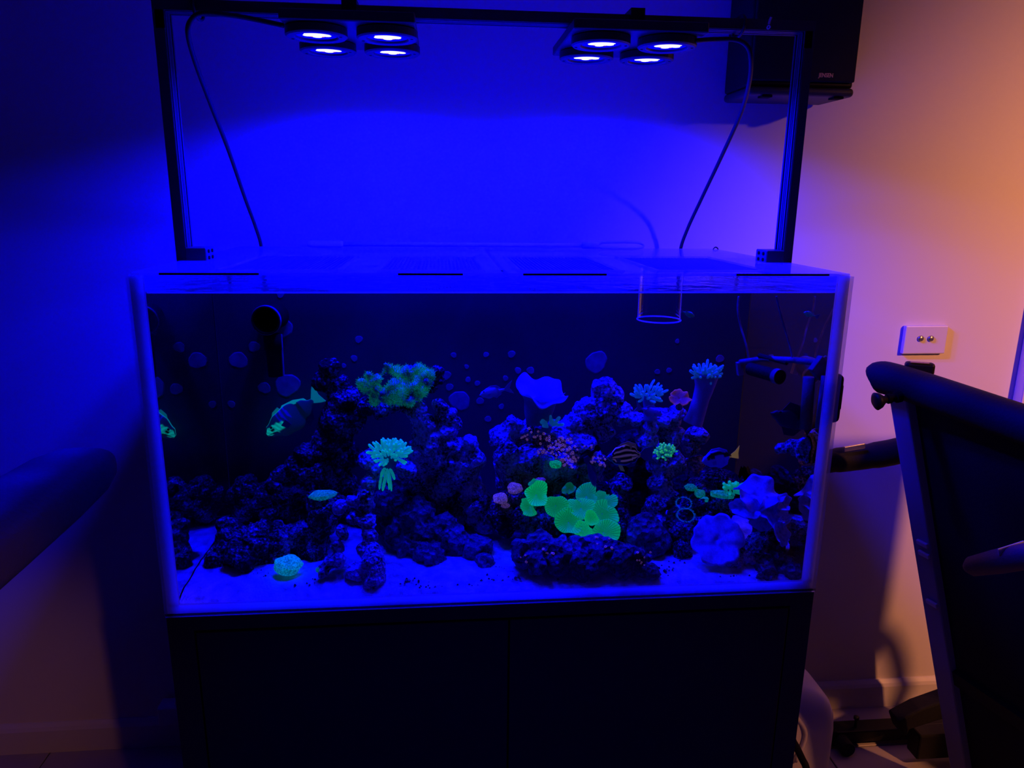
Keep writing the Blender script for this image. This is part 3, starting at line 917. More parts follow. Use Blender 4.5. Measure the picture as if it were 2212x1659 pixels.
GB = (.0, .44, .15); GM = (.0, .31, .13); TE = (.0, .22, .20); GD = (.0, .10, .06)
mushroom(1155, 1046, 11, .165, (.1, -.6, .8), 1, TE, 'small teal mushroom coral on top of the left green cluster')
mushroom(1160, 1068, 24, .145, (.25, -.75, .55), 2, GB, 'bright folded green mushroom coral of the left cluster', ruffle=.34, rk=2, cup=.35)
mushroom(1143, 1095, 19, .15, (-.75, -.6, .2), 3, GM, 'dark green mushroom coral hanging at the left edge of the cluster', ruffle=.22)
mushroom(1201, 1093, 22, .145, (.15, -.95, .25), 4, GM, 'round flat green mushroom coral at the right of the left cluster', ruffle=.04, cup=.1)
mushroom(1229, 1056, 14, .19, (-.35, -.75, .5), 5, GD, 'lone dim green mushroom coral between the two clusters', squash=.75, roll=.8)
mushroom(1267, 1071, 23, .17, (.0, -.7, .7), 6, TE, 'teal mushroom coral at the top left of the right cluster')
mushroom(1307, 1083, 22, .17, (.3, -.65, .65), 7, TE, 'teal mushroom coral at the top right of the right cluster', ruffle=.22)
mushroom(1255, 1097, 23, .15, (-.1, -.65, .7), 8, (.0, .32, .19), 'drooping teal green mushroom coral at the left of the right cluster', ruffle=.25, rk=2)
mushroom(1303, 1110, 26, .15, (.25, -.85, .4), 9, (.0, .29, .19), 'large ribbed teal mushroom coral at the right of the right cluster')
mushroom(1277, 1119, 14, .125, (-.05, -.95, .35), 10, GB, 'small bright green cup mushroom coral in the middle of the right cluster', ruffle=.06, cup=.4)
mushroom(1228, 1128, 25, .135, (-.15, -.8, .6), 11, GM, 'wide folded green mushroom coral at the lower left of the right cluster', ruffle=.36, rk=2)
mushroom(1259, 1146, 18, .12, (.0, -.75, .65), 12, (.0, .42, .15), 'bright wavy green mushroom coral at the bottom of the right cluster', ruffle=.3, rk=3)
mushroom(1306, 1149, 25, .12, (.15, -.75, .6), 13, (.0, .32, .16), 'dark-hearted green mushroom coral at the lower right of the cluster', ruffle=.36, rk=2, cup=.5)

# leather toadstool coral
def toadstool(px, py, r, Y, label, seed, colr, foot_px):
    p = at(px, py, Y=Y); s = mpp(p); R = r * s
    root = empty('leather_coral', at(foot_px[0], foot_px[1], Y=Y), label, 'coral')
    f = at(foot_px[0], foot_px[1], Y=Y)
    n = 12; seg = 72; vs = []; fs = []; cs = []
    rr = random.Random(seed); ph = rr.uniform(0, 6)
    for i in range(n + 1):
        t = i / n
        c = f.lerp(p, t)
        rad = R * (.52 + .14 * math.sin(t * 3.0) - .10 * (1 - t) + .34 * t ** 6)
        for k in range(seg):
            a = 2 * math.pi * k / seg
            w = 1 + .05 * math.sin(2 * a + ph) * t + .12 * t ** 5 * math.sin(5 * a + ph)
            vs.append(c + Vector((rad * w * math.cos(a), rad * w * math.sin(a) * .8, .10 * R * t ** 5 * math.sin(5 * a + ph))))
            cs.append(mix((.05, .05, .16), colr, .15 + .25 * t))
    for i in range(n):
        for k in range(seg):
            a = i * seg + k; b = i * seg + (k + 1) % seg
            fs.append((a, b, b + seg, a + seg))
    fs.append(tuple(range(seg - 1, -1, -1)))
    MB().add(vs, fs, 0, cs, [(0, 0, .008)] * len(vs)).build('stalk', 'flesh', root, smooth=True)
    def col(r_, a, g): return mix((.25, .25, .55), colr, r_)
    def em(r_, a, g): return (0, .0, .03 + .05 * r_ ** 6)
    disc(MB(), p + Vector((0, 0, R * .02)), R, (.10, -.34, .93), seed, col, em, rings=14, seg=110, lobes=((2, .08), (4, .05), (9, .02)), cup=.26, ruffle=.16, rk=4, thick=.13).build('cap', 'flesh', root, smooth=True)
    return root


toadstool(1170, 850, 54, .22, 'blue toadstool leather coral with ruffled cap on the central mound', 5, (.55, .55, .95), (1160, 915))

# finger and tentacle corals
def fingers(px, py, Y, w, h, n, seed, length, rad, col, em, label, name='finger_coral', tip=None, trunk=None, spread=1.0, droop=0.0, group=None, mat='flesh', up=(0, -.25, 1)):
    c = at(px, py, Y=Y); s = mpp(c)
    root = empty(name, c, label, 'coral', group)
    rr = random.Random(seed)
    mb = MB()
    for k in range(n):
        a = 2 * math.pi * k * .618; q = math.sqrt((k + .5) / n)
        dx, dz = math.cos(a) * q * spread, math.sin(a) * q * spread
        d = Vector((dx * 1.1, -.35 + rr.uniform(-.4, .2), up[2] * (.45 + rr.uniform(0, .6)) + dz * .9)).normalized()
        base = c + Vector((dx * w * .36 * s, rr.uniform(-.2, .2) * w * s * .5, dz * h * .30 * s))
        L = length * s * rr.uniform(.7, 1.15)
        bend = Vector((rr.uniform(-.5, .5), rr.uniform(-.4, .3), rr.uniform(-.2, .3) - droop))
        pts = [base + d * L * t + bend * L * t * t * .5 for t in (0, .25, .5, .75, .93, 1.0)]
        R = rad * s * rr.uniform(.85, 1.15)
        mb.tube(pts, [R * .8, R, R, R * 1.05, R * .85, R * .35], 7, col=lambda t: (mix(col, tip[0] if tip else col, t ** 3), mix(em, tip[1] if tip else em, t ** 3)))
    tag(mb.build('tentacles', mat, root, smooth=True), kind='stuff')
    if trunk:
        pts = [at(a, b, Y=Y + .012) for a, b in trunk[0]]
        MB().tube(smooth_path(pts, 6), [trunk[1][min(i // 6, len(trunk[1]) - 1)] * s + (trunk[1][min(i // 6 + 1, len(trunk[1]) - 1)] - trunk[1][min(i // 6, len(trunk[1]) - 1)]) * s * (i % 6) / 6 for i in range(6 * (len(pts) - 1) + 1)], 16, col=trunk[2], em=(0, 0, .004)).build('trunk', mat, root, smooth=True)
    return root


fingers(842, 978, .125, 92, 60, 84, 4, 21, 2.9, (.05, .25, .6), (0, .17, .26), 'bright cyan frogspawn coral with fat tentacles', 'frogspawn_coral', ((.05, .3, .4), (0, .38, .30)), trunk=([(842, 975), (845, 995), (840, 1010), (837, 1020)], [18, 15, 11, 10], (.03, .12, .3)))
fingers(836, 1016, .115, 22, 14, 8, 9, 19, 3.0, (.05, .2, .4), (0, .17, .20), 'small cyan frogspawn head drooping under the large one', 'frogspawn_coral', ((.05, .3, .3), (0, .33, .24)), droop=2.6, up=(0, 0, -.8))
fingers(1436, 976, .20, 46, 40, 54, 6, 12, 2.3, (.03, .2, .35), (0, .06, .12), 'round torch coral with glowing green tips on the rock ridge', 'torch_coral', ((.1, .4, .1), (.03, .62, .14)))
fingers(1400, 852, .235, 76, 44, 34, 7, 20, 2.9, (.35, .40, .85), (0, .02, .06), 'pale blue finger coral behind the rock ridge', 'finger_coral', ((.6, .65, .95), (0, .045, .12)), trunk=([(1400, 852), (1402, 880), (1405, 905)], [14, 12, 16], (.2, .2, .5)))
fingers(1526, 808, .215, 78, 36, 40, 8, 18, 3.0, (.40, .42, .9), (0, .02, .05), 'tall blue finger coral on a thick leaning trunk', 'finger_coral', ((.6, .65, .95), (0, .035, .10)), trunk=([(1526, 806), (1522, 835), (1514, 862), (1504, 895), (1496, 915)], [29, 21, 18, 19, 22], (.40, .28, .52)))
fingers(1187, 917, .205, 46, 20, 9, 12, 22, 3.6, (.30, .42, .85), (0, .03, .08), 'small blue finger coral at the foot of the leather coral', 'finger_coral', ((.5, .65, .9), (0, .05, .10)), trunk=([(1185, 918), (1178, 932)], [9, 12], (.2, .22, .6)))
fingers(1580, 1056, .165, 34, 24, 14, 14, 18, 4, (.1, .3, .3), (0, .15, .12), 'green branching coral behind the blue plate colony', 'branching_coral', ((.1, .4, .3), (0, .36, .24)))

# star polyp mat
gl = [(782, 829, 9, .245), (797, 834, 13, .24), (815, 845, 15, .24), (832, 852, 16, .235), (850, 848, 15, .235), (797, 812, 7, .245), (812, 818, 9, .245), (852, 835, 15, .24), (872, 842, 16, .24), (868, 862, 13, .23), (886, 868, 9, .23), (836, 794, 9, .265), (832, 805, 8, .26), (856, 800, 10, .265), (872, 808, 14, .26), (893, 806, 14, .26), (905, 795, 9, .265), (918, 806, 12, .26), (930, 814, 10, .255), (925, 826, 11, .25), (900, 826, 14, .25), (912, 842, 11, .245), (900, 856, 9, .24), (889, 840, 12, .24), (808, 862, 5, .24), (809, 872, 5, .24), (846, 864, 8, .23), (872, 825, 12, .25)]
bl = [(at(a, b, Y=Y), r * mpp(at(a, b, Y=Y))) for a, b, r, Y in gl]
me = blob_mesh(bl, .0036, 21, .007, 48)
me.materials.clear(); me.materials.append(M['crust'])
ca = me.color_attributes.new('Col', 'FLOAT_COLOR', 'POINT'); ea = me.color_attributes.new('Em', 'FLOAT_COLOR', 'POINT')
for i, v in enumerate(me.vertices):
    k = noise.noise(v.co * 38) + .35 * noise.noise(v.co * 90)
    ca.data[i].color = (.10, .12, .30, 1); g = .5 + k * 1.1
    ea.data[i].color = (0, max(0, .085 * g), max(0, .035 * g), 1)
gs = empty('star_polyp_coral', at(862, 890, Y=.26), 'shaggy green star polyp mat spreading over a rock top', 'coral')
o = bpy.data.objects.new('mat_base', me); COL.objects.link(o); o.parent = gs; o.matrix_parent_inverse = Matrix.Translation(-gs.location)
rr = random.Random(5)
tuft = MB()
vl = [v for v in me.vertices if v.normal.y < .35]
for v in rr.sample(vl, min(5200, len(vl))):
    k = noise.noise(v.co * 38) + .35 * noise.noise(v.co * 90)
    if k < -.30 and rr.random() < .75:
        continue
    n = (v.normal + Vector((rr.uniform(-.5, .5), rr.uniform(-.5, .5), rr.uniform(-.2, .6)))).normalized()
    L = rr.uniform(.003, .0062); b = n.orthogonal().normalized() * .0011; c2 = n.cross(b)
    g = mix((0, .03, .09), (.0, .27, .10), .42 + k * .9 + rr.uniform(-.12, .12))
    base = v.co
    vs = [base + b, base - b * .5 + c2 * .9, base - b * .5 - c2 * .9, base + n * L]
    tuft.add(vs, [(0, 1, 3), (1, 2, 3), (2, 0, 3)], 0, [(.02, .10, .12)] * 4, [tuple(x * .35 for x in g)] * 3 + [g])
tag(tuft.build('polyps', 'flesh', gs), kind='stuff')
rock('rock shelf under the green star polyp mat', [(880, 872, 16, .27), (850, 880, 14, .28), (905, 868, 16, .28), (820, 885, 16, .29), (790, 880, 20, .30), (945, 805, 12, .27), (950, 822, 10, .27), (935, 835, 14, .28), (770, 900, 22, .31)], 22, 'rock_dark', amp=.007)

# plate corals
PB = (.62, .62, .98)


def plate_colony(label, plates, seed, foot, name='plate_coral', lobes=((3, .08), (5, .06), (8, .04), (13, .025))):
    root = empty(name, at(*foot[:2], Y=foot[2]), label, 'coral', 'blue plate corals')
    for i, (px, py, r, Y, n, cup, ruf, rk, sq) in enumerate(plates):
        p = at(px, py, Y=Y); R = r * mpp(p)
        rs = random.Random(seed + i)
        def col(r_, a, g, rs=rs):
            k = noise.noise(Vector((math.cos(a) * r_ * 4, math.sin(a) * r_ * 4, seed + i)))
            return mix(PB, (.16, .14, .34), .25 + k * 1.3 - r_ * .4)
        def em(r_, a, g): return (0, 0, .015 + .05 * r_ ** 8)
        disc(MB(), p, R, n, seed + i, col, em, rings=10, seg=80, lobes=lobes, cup=cup, ruffle=ruf, rk=rk, thick=.07, squash=sq).build('plate', 'flesh', root, smooth=True)
    f = at(*foot[:2], Y=foot[2]); p0 = at(plates[0][0], plates[0][1], Y=plates[0][3])
    f = f + Vector((0, .015, 0))
    p0 = p0 - Vector(plates[0][4]).normalized() * .022
    MB().tube([f, f.lerp(p0, .5), f.lerp(p0, .9)], [.016, .012, .013], 12, col=(.10, .06, .12), em=(0, 0, .003)).build('stem', 'flesh', root, smooth=True)
    return root


plate_colony('large round blue plate coral with scalloped edge facing the front glass', [(1550, 1166, 56, .085, (-.1, -.82, .55), .05, .05, 5, 1.0)], 31, (1555, 1222, .12), lobes=((2, .03), (6, .035), (9, .035), (15, .02)))
plate_colony('overlapping cluster of wavy blue plate corals at the lower right', [
    (1640, 1068, 56, .105, (.05, -.55, .83), .12, .30, 3, .72), (1612, 1098, 34, .095, (-.3, -.75, .6), .3, .2, 4, .7), (1672, 1105, 38, .085, (.2, -.8, .55), .15, .22, 4, 1.0),
    (1650, 1118, 30, .09, (-.1, -.9, .4), .1, .2, 3, 1.0), (1690, 1085, 24, .085, (.45, -.7, .55), .3, .2, 3, .8), (1686, 1150, 25, .06, (.5, -.8, .3), .3, .15, 3, 1.15), (1694, 1123, 16, .065, (.3, -.6, .7), .2, .3, 3, .6)], 41, (1650, 1165, .12))


def encrust(px, py, r, Y, squash, seed, col, em, label, nrm=(0, -.6, .8), name='encrusting_coral', bumps=26, mat='crust', group=None):
    """cushion of knobbly coral: a dome with bumps"""
    p = at(px, py, Y=Y); R = r * mpp(p)
    mt = Matrix.Translation(p) @ frame_of(nrm)
    rr = random.Random(seed)
    n, seg = 12, 40; vs = []; fs = []; cs = []; es = []
    for i in range(n + 1):
        t = i / n
        for k in range(seg):
            a = 2 * math.pi * k / seg
            d = Vector((math.sin(t * 1.9) * math.cos(a), math.sin(t * 1.9) * math.sin(a), math.cos(t * 1.9)))
            b = noise.voronoi(d * bumps / 7 + Vector((seed, 0, 0)))[0][0]
            w = 1 + .22 * noise.noise(d * 1.6 + Vector((seed, 3, 1)))
            h = 1 - .30 * min(1, b * 1.3)
            vs.append(mt @ Vector((d.x * R * w * squash[0], d.y * R * w * squash[1], d.z * R * squash[2] * h)))
            g = 1 - min(1, b * 1.1)
            cs.append(tuple(x * (.5 + .5 * g) for x in col)); es.append(tuple(x * (.35 + .65 * g) for x in em))
    for i in range(n):
        for k in range(seg):
            a = i * seg + k; b = i * seg + (k + 1) % seg
            fs.append((a, b, b + seg, a + seg))
    fs.append(tuple(n * seg + k for k in range(seg)))
    o = MB().add(vs, fs, 0, cs, es).build(name, mat, smooth=True)
    return tag(o, label, 'coral', group)


encrust(622, 1221, 30, .10, (1.0, .75, .5), 1, (.1, .35, .6), (0, .26, .30), 'bumpy turquoise coral cushion lying on the sand at the left', (.05, -.62, .78), 'cushion_coral', 34)
encrust(697, 1069, 30, .19, (1.0, .42, .3), 2, (.05, .2, .3), (0, .15, .17), 'teal crust coral draped over the left rock slab', (.1, -.5, .86))
encrust(1200, 1003, 15, .19, (.9, .6, .6), 3, (.03, .2, .1), (0, .36, .18), 'small bright green coral scrap on the central mound', (-.2, -.7, .7))
encrust(1492, 1053, 12, .185, (1.1, .7, .5), 4, (.04, .15, .15), (0, .13, .12), 'small teal coral patch above the button corals', (-.3, -.6, .7))
encrust(1512, 1066, 13, .180, (1.0, .8, .5), 5, (.05, .2, .2), (0, .18, .17), 'teal coral patch right of the button corals', (.2, -.7, .7))
encrust(1560, 1068, 22, .165, (1.2, .45, .5), 6, (.05, .25, .3), (0, .20, .20), 'aqua crust coral at the left of the blue plates', (-.2, -.6, .75))
encrust(1522, 1079, 9, .17, (1, .7, .5), 7, (.04, .3, .3), (0, .2, .2), 'tiny aqua coral dot beside the rubble rock', (0, -.7, .7))
encrust(686, 1231, 6, .075, (.7, .9, .5), 8, (.04, .2, .3), (0, .14, .16), 'tiny teal coral bud on the sand beside the forked rock', (0, -.9, .4))
encrust(1112, 1055, 16, .185, (1.0, .8, .5), 9, (.25, .12, .45), (.10, .05, .20), 'upper lilac encrusting coral left of the mushrooms', (-.1, -.7, .7), bumps=44)
encrust(1081, 1077, 16, .185, (1.0, .8, .5), 10, (.25, .12, .45), (.10, .05, .20), 'lower lilac encrusting coral left of the mushrooms', (-.2, -.7, .7), bumps=44)
encrust(1092, 1092, 10, .18, (1.0, .6, .5), 11, (.25, .12, .45), (.08, .035, .16), 'smallest lilac encrusting coral below the other two', (-.1, -.8, .6), bumps=40)
encrust(1166, 1038, 12, .195, (1.1, .6, .5), 13, (.2, .12, .45), (.05, .02, .22), 'violet coral tuft above the left mushroom cluster', (.2, -.6, .7), bumps=40)

# pink plate coral by the tall finger coral
pc = empty('pink_plate_coral', at(1468, 872, Y=.24), 'small pink ruffled plate coral beside the tall finger coral', 'coral')
disc(MB(), at(1468, 860, Y=.225), 23 * mpp(at(1468, 860, Y=.225)), (-.05, -.72, .7), 61, lambda r, a, g: (.2, .06, .12), lambda r, a, g: mix((.02, .004, .02), (.10, .02, .06), r ** 5), rings=8, seg=60, lobes=((3, .08), (7, .06), (11, .04)), cup=.2, ruffle=.12, rk=5, squash=.85).build('plate', 'flesh', pc, smooth=True)
MB().tube([at(1468, 862, Y=.228), at(1467, 880, Y=.25)], [.006, .008], 10, col=(.1, .05, .15), em=(0, 0, 0)).build('stem', 'flesh', pc)

# button corals
def button(px, py, r, Y, seed, label):
    p = at(px, py, Y=Y); R = r * mpp(p)
    root = empty('button_coral', p + Vector((0, .01, -.004)), label, 'coral', 'teal button corals')
    mt = Matrix.Translation(p) @ frame_of((.05, -.75, .65))
    seg = 44; vs = []; cs = []; es = []; fs = []
    prof = [(.02, -.22), (.30, -.20), (.46, -.02), (.62, .14), (.82, .18), (.97, .06), (1.0, -.12), (.8, -.35), (.4, -.5)]
    for i, (q, z) in enumerate(prof):
        for k in range(seg):
            a = 2 * math.pi * k / seg
            w = 1 + .07 * math.sin(2 * a + seed) + .05 * math.sin(3 * a) + .03 * math.sin(22 * a) * (i > 3)
            vs.append(mt @ Vector((q * R * w * 1.1, q * R * w * .85, z * R)))
            rim = 1.0 if 2 < i < 7 else .12
            cs.append((.02, .12, .3) if rim == 1 else (.01, .01, .03))
            es.append(tuple(x * rim * (.7 + .3 * math.sin(22 * a)) for x in (0, .13, .22)))
    for i in range(len(prof) - 1):
        for k in range(seg):
            a = i * seg + k; b = i * seg + (k + 1) % seg
            fs.append((a, b, b + seg, a + seg))
    fs.append(tuple(range(seg))); fs.append(tuple((len(prof) - 1) * seg + k for k in range(seg)))
    MB().add(vs, fs, 0, cs, es).build('ring', 'polyp', root, smooth=True)
    hair = MB(); rr = random.Random(seed)
    for k in range(60):
        a = 2 * math.pi * k / 60
        b0 = mt @ Vector((.95 * R * 1.1 * math.cos(a), .95 * R * .85 * math.sin(a), .05 * R)); b1 = mt @ Vector((1.18 * R * 1.1 * math.cos(a), 1.18 * R * .85 * math.sin(a), rr.uniform(-.1, .25) * R))
        hair.tube([b0, b1], [R * .03, R * .012], 4, col=(.03, .15, .4), em=(0, .05, .14))
    tag(hair.build('fringe', 'polyp', root), kind='stuff')


button(1477, 1087, 15, .128, 1, 'upper teal ring-shaped button coral beside the leaning ridge')
button(1481, 1113, 17, .112, 2, 'lower teal ring-shaped button coral above the large blue plate')

# zoanthid colonies: small ringed polyps too small to pick apart
def zoas(cells, label, seed, em_c, Yf):
    rr = random.Random(seed); mb = MB()
    dg = bpy.context.evaluated_depsgraph_get()
    for (x0, y0, x1, y1, n) in cells:
        for _ in range(n):
            px, py = rr.uniform(x0, x1), rr.uniform(y0, y1)
            d = (at(px, py, Y=.1) - CAM).normalized()
            # nearest rock surface behind this pixel
            org = at(px, py, Y=.03); hit = None
            for o in ROCKS:
                ok, loc, nr, _ = o.ray_cast(org, d)
                if ok and (hit is None or (loc - org).length < hit[0]):
                    hit = ((loc - org).length, loc, nr)
            if not hit:
                continue
            loc, nr = hit[1], hit[2]
            nr = (nr + Vector((0, -.6, .3))).normalized()
            R = rr.uniform(1.7, 3.3) * mpp(loc)
            mt = Matrix.Translation(loc + nr * R * .5) @ frame_of(nr)
            seg = 9; vs = []; fs = []; cs = []; es = []
            for q, z, b in ((.25, -.05, .15), (.6, .15, 1.0), (1.0, .10, .8), (.8, -.5, .25), (.6, -1.0, .1)):
                for k in range(seg):
                    a = 2 * math.pi * k / seg
                    vs.append(mt @ Vector((q * R * math.cos(a), q * R * math.sin(a), z * R)))
                    cs.append((.25 * b + .02, .10 * b + .01, .35 * b + .03)); es.append(tuple(x * b for x in em_c))
            for i in range(4):
                for k in range(seg):
                    a = i * seg + k; b = i * seg + (k + 1) % seg
                    fs.append((a, b, b + seg, a + seg))
            fs.append(tuple(range(seg)))
            mb.add(vs, fs, 0, cs, es)
    return tag(mb.build('zoanthid_colony', 'polyp', smooth=True), label, 'coral', kind='stuff')


ROCKS = [o for o in COL.objects if o.name.startswith('live_rock')]
zoas([(1125, 925, 1185, 950, 16), (1165, 940, 1235, 972, 34), (1200, 960, 1290, 1000, 56), (1215, 985, 1245, 1012, 22), (1285, 985, 1310, 1010, 14), (1160, 965, 1215, 985, 20)], 'carpet of tiny pink ringed polyps over the central mound', 3, (.075, .03, .17), .25)
zoas([(1280, 1158, 1325, 1190, 9), (1150, 1185, 1200, 1205, 6), (1375, 1185, 1405, 1225, 8), (1120, 1195, 1145, 1215, 4)], 'few scattered pink ringed polyps on the wide front rock', 4, (.05, .018, .10), .08)

# ------------------------------------------------------------------ fish
def fish(px, py, Y, lpx, tilt, face, label, hprof, bodycol, fins, name='fish', width=.16, yaw=0.0, eye=(.18, .10, .03), group='fish in the aquarium'):
    """fish of length lpx pixels; local x runs from mouth (0) to tail root (1), z up; face -1 = looks left in the picture"""
    p = at(px, py, Y=Y); L = lpx * mpp(p)
    root = empty(name, p, label, 'fish', group)
    mt = Matrix.Translation(p) @ Matrix.Rotation(yaw, 4, 'Z') @ Matrix.Rotation(tilt, 4, 'Y') @ Matrix.Diagonal((-face * L, L, L, 1)) @ Matrix.Translation((-.5, 0, 0))
    n, seg = 44, 36
    vs = []; fs = []; cs = []; es = []
    def hp(t):
        for (t0, a0, b0), (t1, a1, b1) in zip(hprof, hprof[1:]):
            if t <= t1:
                u = (t - t0) / (t1 - t0); u = u * u * (3 - 2 * u)
                return a0 + (a1 - a0) * u, b0 + (b1 - b0) * u
        return hprof[-1][1], hprof[-1][2]
    for i in range(n + 1):
        t = i / n
        zt_, zb_ = hp(t)
        cz = (zt_ + zb_) / 2; hh = max((zt_ - zb_) / 2, .003)
        ww = max(.004, min(hh, width * math.sin(min(1, t * 1.25 + .12) * math.pi) ** .7 if t < .75 else width * .8 * (1 - t) * 2.2 + .008))
        for k in range(seg):
            a = 2 * math.pi * k / seg
            v = math.sin(a)
            vs.append(mt @ Vector((t * .98, ww * math.cos(a) * .6, cz + hh * v)))
            c, e = bodycol(t, v); cs.append(c); es.append(e)
    for i in range(n):
        for k in range(seg):
            a = i * seg + k; b = i * seg + (k + 1) % seg
            fs.append((a, b, b + seg, a + seg))
    fs.append(tuple(range(seg))); fs.append(tuple(n * seg + k for k in range(seg)))
    MB().add(vs, fs, 0, cs, es).build('body', 'skin', root, smooth=True)
    for (fname, poly, c, e) in fins:
        side = fname.startswith('pectoral')
        for s in ((1, -1) if side else (0,)):
            vs = []
            for d in (-1, 1):
                for x, z in poly:
                    vs.append(mt @ Vector((x, d * .006 + s * (width * .62), z)))
            m = len(poly)
            f = [tuple(range(m - 1, -1, -1)), tuple(range(m, 2 * m))] + [(i, (i + 1) % m, m + (i + 1) % m, m + i) for i in range(m)]
            MB().add(vs, f, 0, c, e).build(fname, 'skin', root)
    ex, ez, er = eye
    for s in (-1, 1):
        q = mt @ Vector((ex, s * width * .42, ez))
        MB().lathe([(er * L * .3, .0), (er * L, .0008), (er * L * .9, .0022), (er * L * .3, .0028)], 12, Matrix.Translation(q) @ frame_of(mt.to_3x3() @ Vector((0, s, 0))), col=(.004, .004, .006), em=(0, 0, 0)).build('eye', 'skin', root)
    return root


Z0 = (0, 0, 0)
# foxface with glowing teal face and back
TEAL = (0, .30, .26)
def fox(t, v):
    if t < .38 and v < .78 - t * 1.5 and v > -.62 + t * 1.3:
        k = .75 + .35 * math.sin(t * 90 + v * 6)
        if abs(t - .13) < .035 and abs(v - .12) < .16:
            return (.01, .01, .01), Z0
        if v < -.32 and v > -.42 and t < .2:
            return (.005, .005, .01), Z0
        return (.03, .15, .15), tuple(x * k for x in TEAL)
    if v > .97:
        return (.03, .15, .2), (0, .20, .24)
    if v > .1 and .34 < t < .56 and math.sin(t * 75 + v * 2) > .2:
        return (.15, .15, .5), (0, 0, .05)
    return (.05, .06, .10), (0, .003, .014)
fish(628, 900, .368, 130, -.62, -1, 'large dark rabbitfish with glowing teal face and back at the left', [(0, .02, -.06), (.08, .10, -.12), (.3, .19, -.24), (.55, .22, -.27), (.8, .14, -.16), (.94, .05, -.05), (1, .045, -.04)], fox,
     [('dorsal_fin', [(.22, .15), (.30, .23), (.42, .255), (.44, .20)], (.03, .12, .15), (0, .09, .10)), ('dorsal_fin', [(.44, .20), (.5, .236), (.7, .205), (.86, .125), (.88, .08)], (.03, .15, .2), (0, .16, .19)),
      ('tail_fin', [(.95, .04), (1.06, .17), (1.14, .24), (1.10, .03), (1.13, -.13), (1.05, -.1), (.95, -.04)], (.03, .12, .15), (0, .09, .13)), ('anal_fin', [(.5, -.24), (.62, -.31), (.8, -.24), (.88, -.1)], (.02, .03, .06), Z0), ('pectoral_fin', [(.30, -.02), (.42, .02), (.45, -.10), (.36, -.12)], (.03, .04, .08), Z0)], name='rabbitfish', width=.10, eye=(.14, .045, .022))
CH = [(0, .0, -.03), (.12, .11, -.13), (.35, .20, -.22), (.6, .17, -.18), (.85, .06, -.06), (1, .045, -.04)]
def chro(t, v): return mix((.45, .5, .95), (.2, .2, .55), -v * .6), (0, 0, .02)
CF = (.3, .3, .75)
def chfins(): return [('tail_fin', [(.95, .04), (1.12, .18), (1.30, .30), (1.16, .02), (1.28, -.22), (1.1, -.14), (.95, -.04)], CF, Z0), ('dorsal_fin', [(.28, .17), (.45, .25), (.7, .22), (.82, .10)], CF, Z0), ('anal_fin', [(.5, -.19), (.62, -.26), (.8, -.16), (.84, -.06)], CF, Z0), ('pectoral_fin', [(.28, -.02), (.42, .0), (.40, -.12), (.32, -.12)], CF, Z0)]
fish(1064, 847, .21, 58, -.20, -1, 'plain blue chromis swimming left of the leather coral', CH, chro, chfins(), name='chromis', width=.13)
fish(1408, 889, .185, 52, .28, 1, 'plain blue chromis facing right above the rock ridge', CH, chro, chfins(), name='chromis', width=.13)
def stripe(t, v):
    if t < .16: return mix((.10, .09, .16), (.35, .35, .6), .5 + .5 * math.sin(t * 70 + v * 5)), (0, 0, .01)
    s = math.sin((v + .10 * math.sin(t * 3.1)) * 13.5)
    if v < -.8: return (.35, .35, .6), (.0, .0, .02)
    return ((.38, .32, .62), (.035, .02, .05)) if s > .45 else ((.008, .008, .012), Z0)
fish(1348, 985, .165, 78, -.06, -1, 'boldly striped fish hovering in the cave mouth', [(0, .0, -.03), (.1, .09, -.11), (.3, .27, -.25), (.55, .34, -.29), (.8, .26, -.24), (.93, .09, -.09), (1, .06, -.06)], stripe,
     [('tail_fin', [(.95, .05), (1.08, .18), (1.32, .22), (1.28, -.2), (1.08, -.17), (.95, -.05)], (.10, .10, .35), (0, 0, .01)), ('dorsal_fin', [(.30, .26), (.42, .36), (.62, .42), (.84, .33), (.88, .16)], (.10, .07, .18), (.008, .005, .015)), ('anal_fin', [(.5, -.26), (.62, -.36), (.8, -.32), (.88, -.14)], (.12, .10, .25), Z0), ('pelvic_fin', [(.32, -.24), (.40, -.42), (.52, -.46), (.44, -.25)], (.20, .20, .25), (.01, .012, .012)), ('pectoral_fin', [(.26, -.02), (.40, -.05), (.38, -.16), (.28, -.14)], (.2, .2, .3), Z0)], name='striped_fish', width=.10)
def tang(t, v):
    if t > .28 and v > .02 and not (v > .82 and t < .8):
        if ((t - .58) / .17) ** 2 + ((v - .26) / .20) ** 2 < 1: return (.35, .38, .98), (0, 0, .03)
        return (.006, .006, .010), Z0
    if .18 < t <= .30 and .0 < v < .75 and v > (t - .18) * 2: return (.006, .006, .01), Z0
    if t > .93: return (.35, .20, .05), (.05, .03, .005)
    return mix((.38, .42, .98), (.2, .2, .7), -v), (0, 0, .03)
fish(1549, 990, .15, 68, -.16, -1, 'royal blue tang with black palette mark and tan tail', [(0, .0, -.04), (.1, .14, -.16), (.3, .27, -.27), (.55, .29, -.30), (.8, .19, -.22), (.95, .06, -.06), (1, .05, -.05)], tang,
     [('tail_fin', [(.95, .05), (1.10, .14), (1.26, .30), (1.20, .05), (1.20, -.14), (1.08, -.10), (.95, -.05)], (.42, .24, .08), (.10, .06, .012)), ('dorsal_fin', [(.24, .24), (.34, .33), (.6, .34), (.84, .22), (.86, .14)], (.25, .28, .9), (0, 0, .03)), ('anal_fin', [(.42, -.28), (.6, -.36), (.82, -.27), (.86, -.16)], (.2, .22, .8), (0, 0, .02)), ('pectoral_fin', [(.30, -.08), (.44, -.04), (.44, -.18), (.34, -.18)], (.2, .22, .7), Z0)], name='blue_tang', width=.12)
def blk(t, v): return (.006, .006, .009), Z0
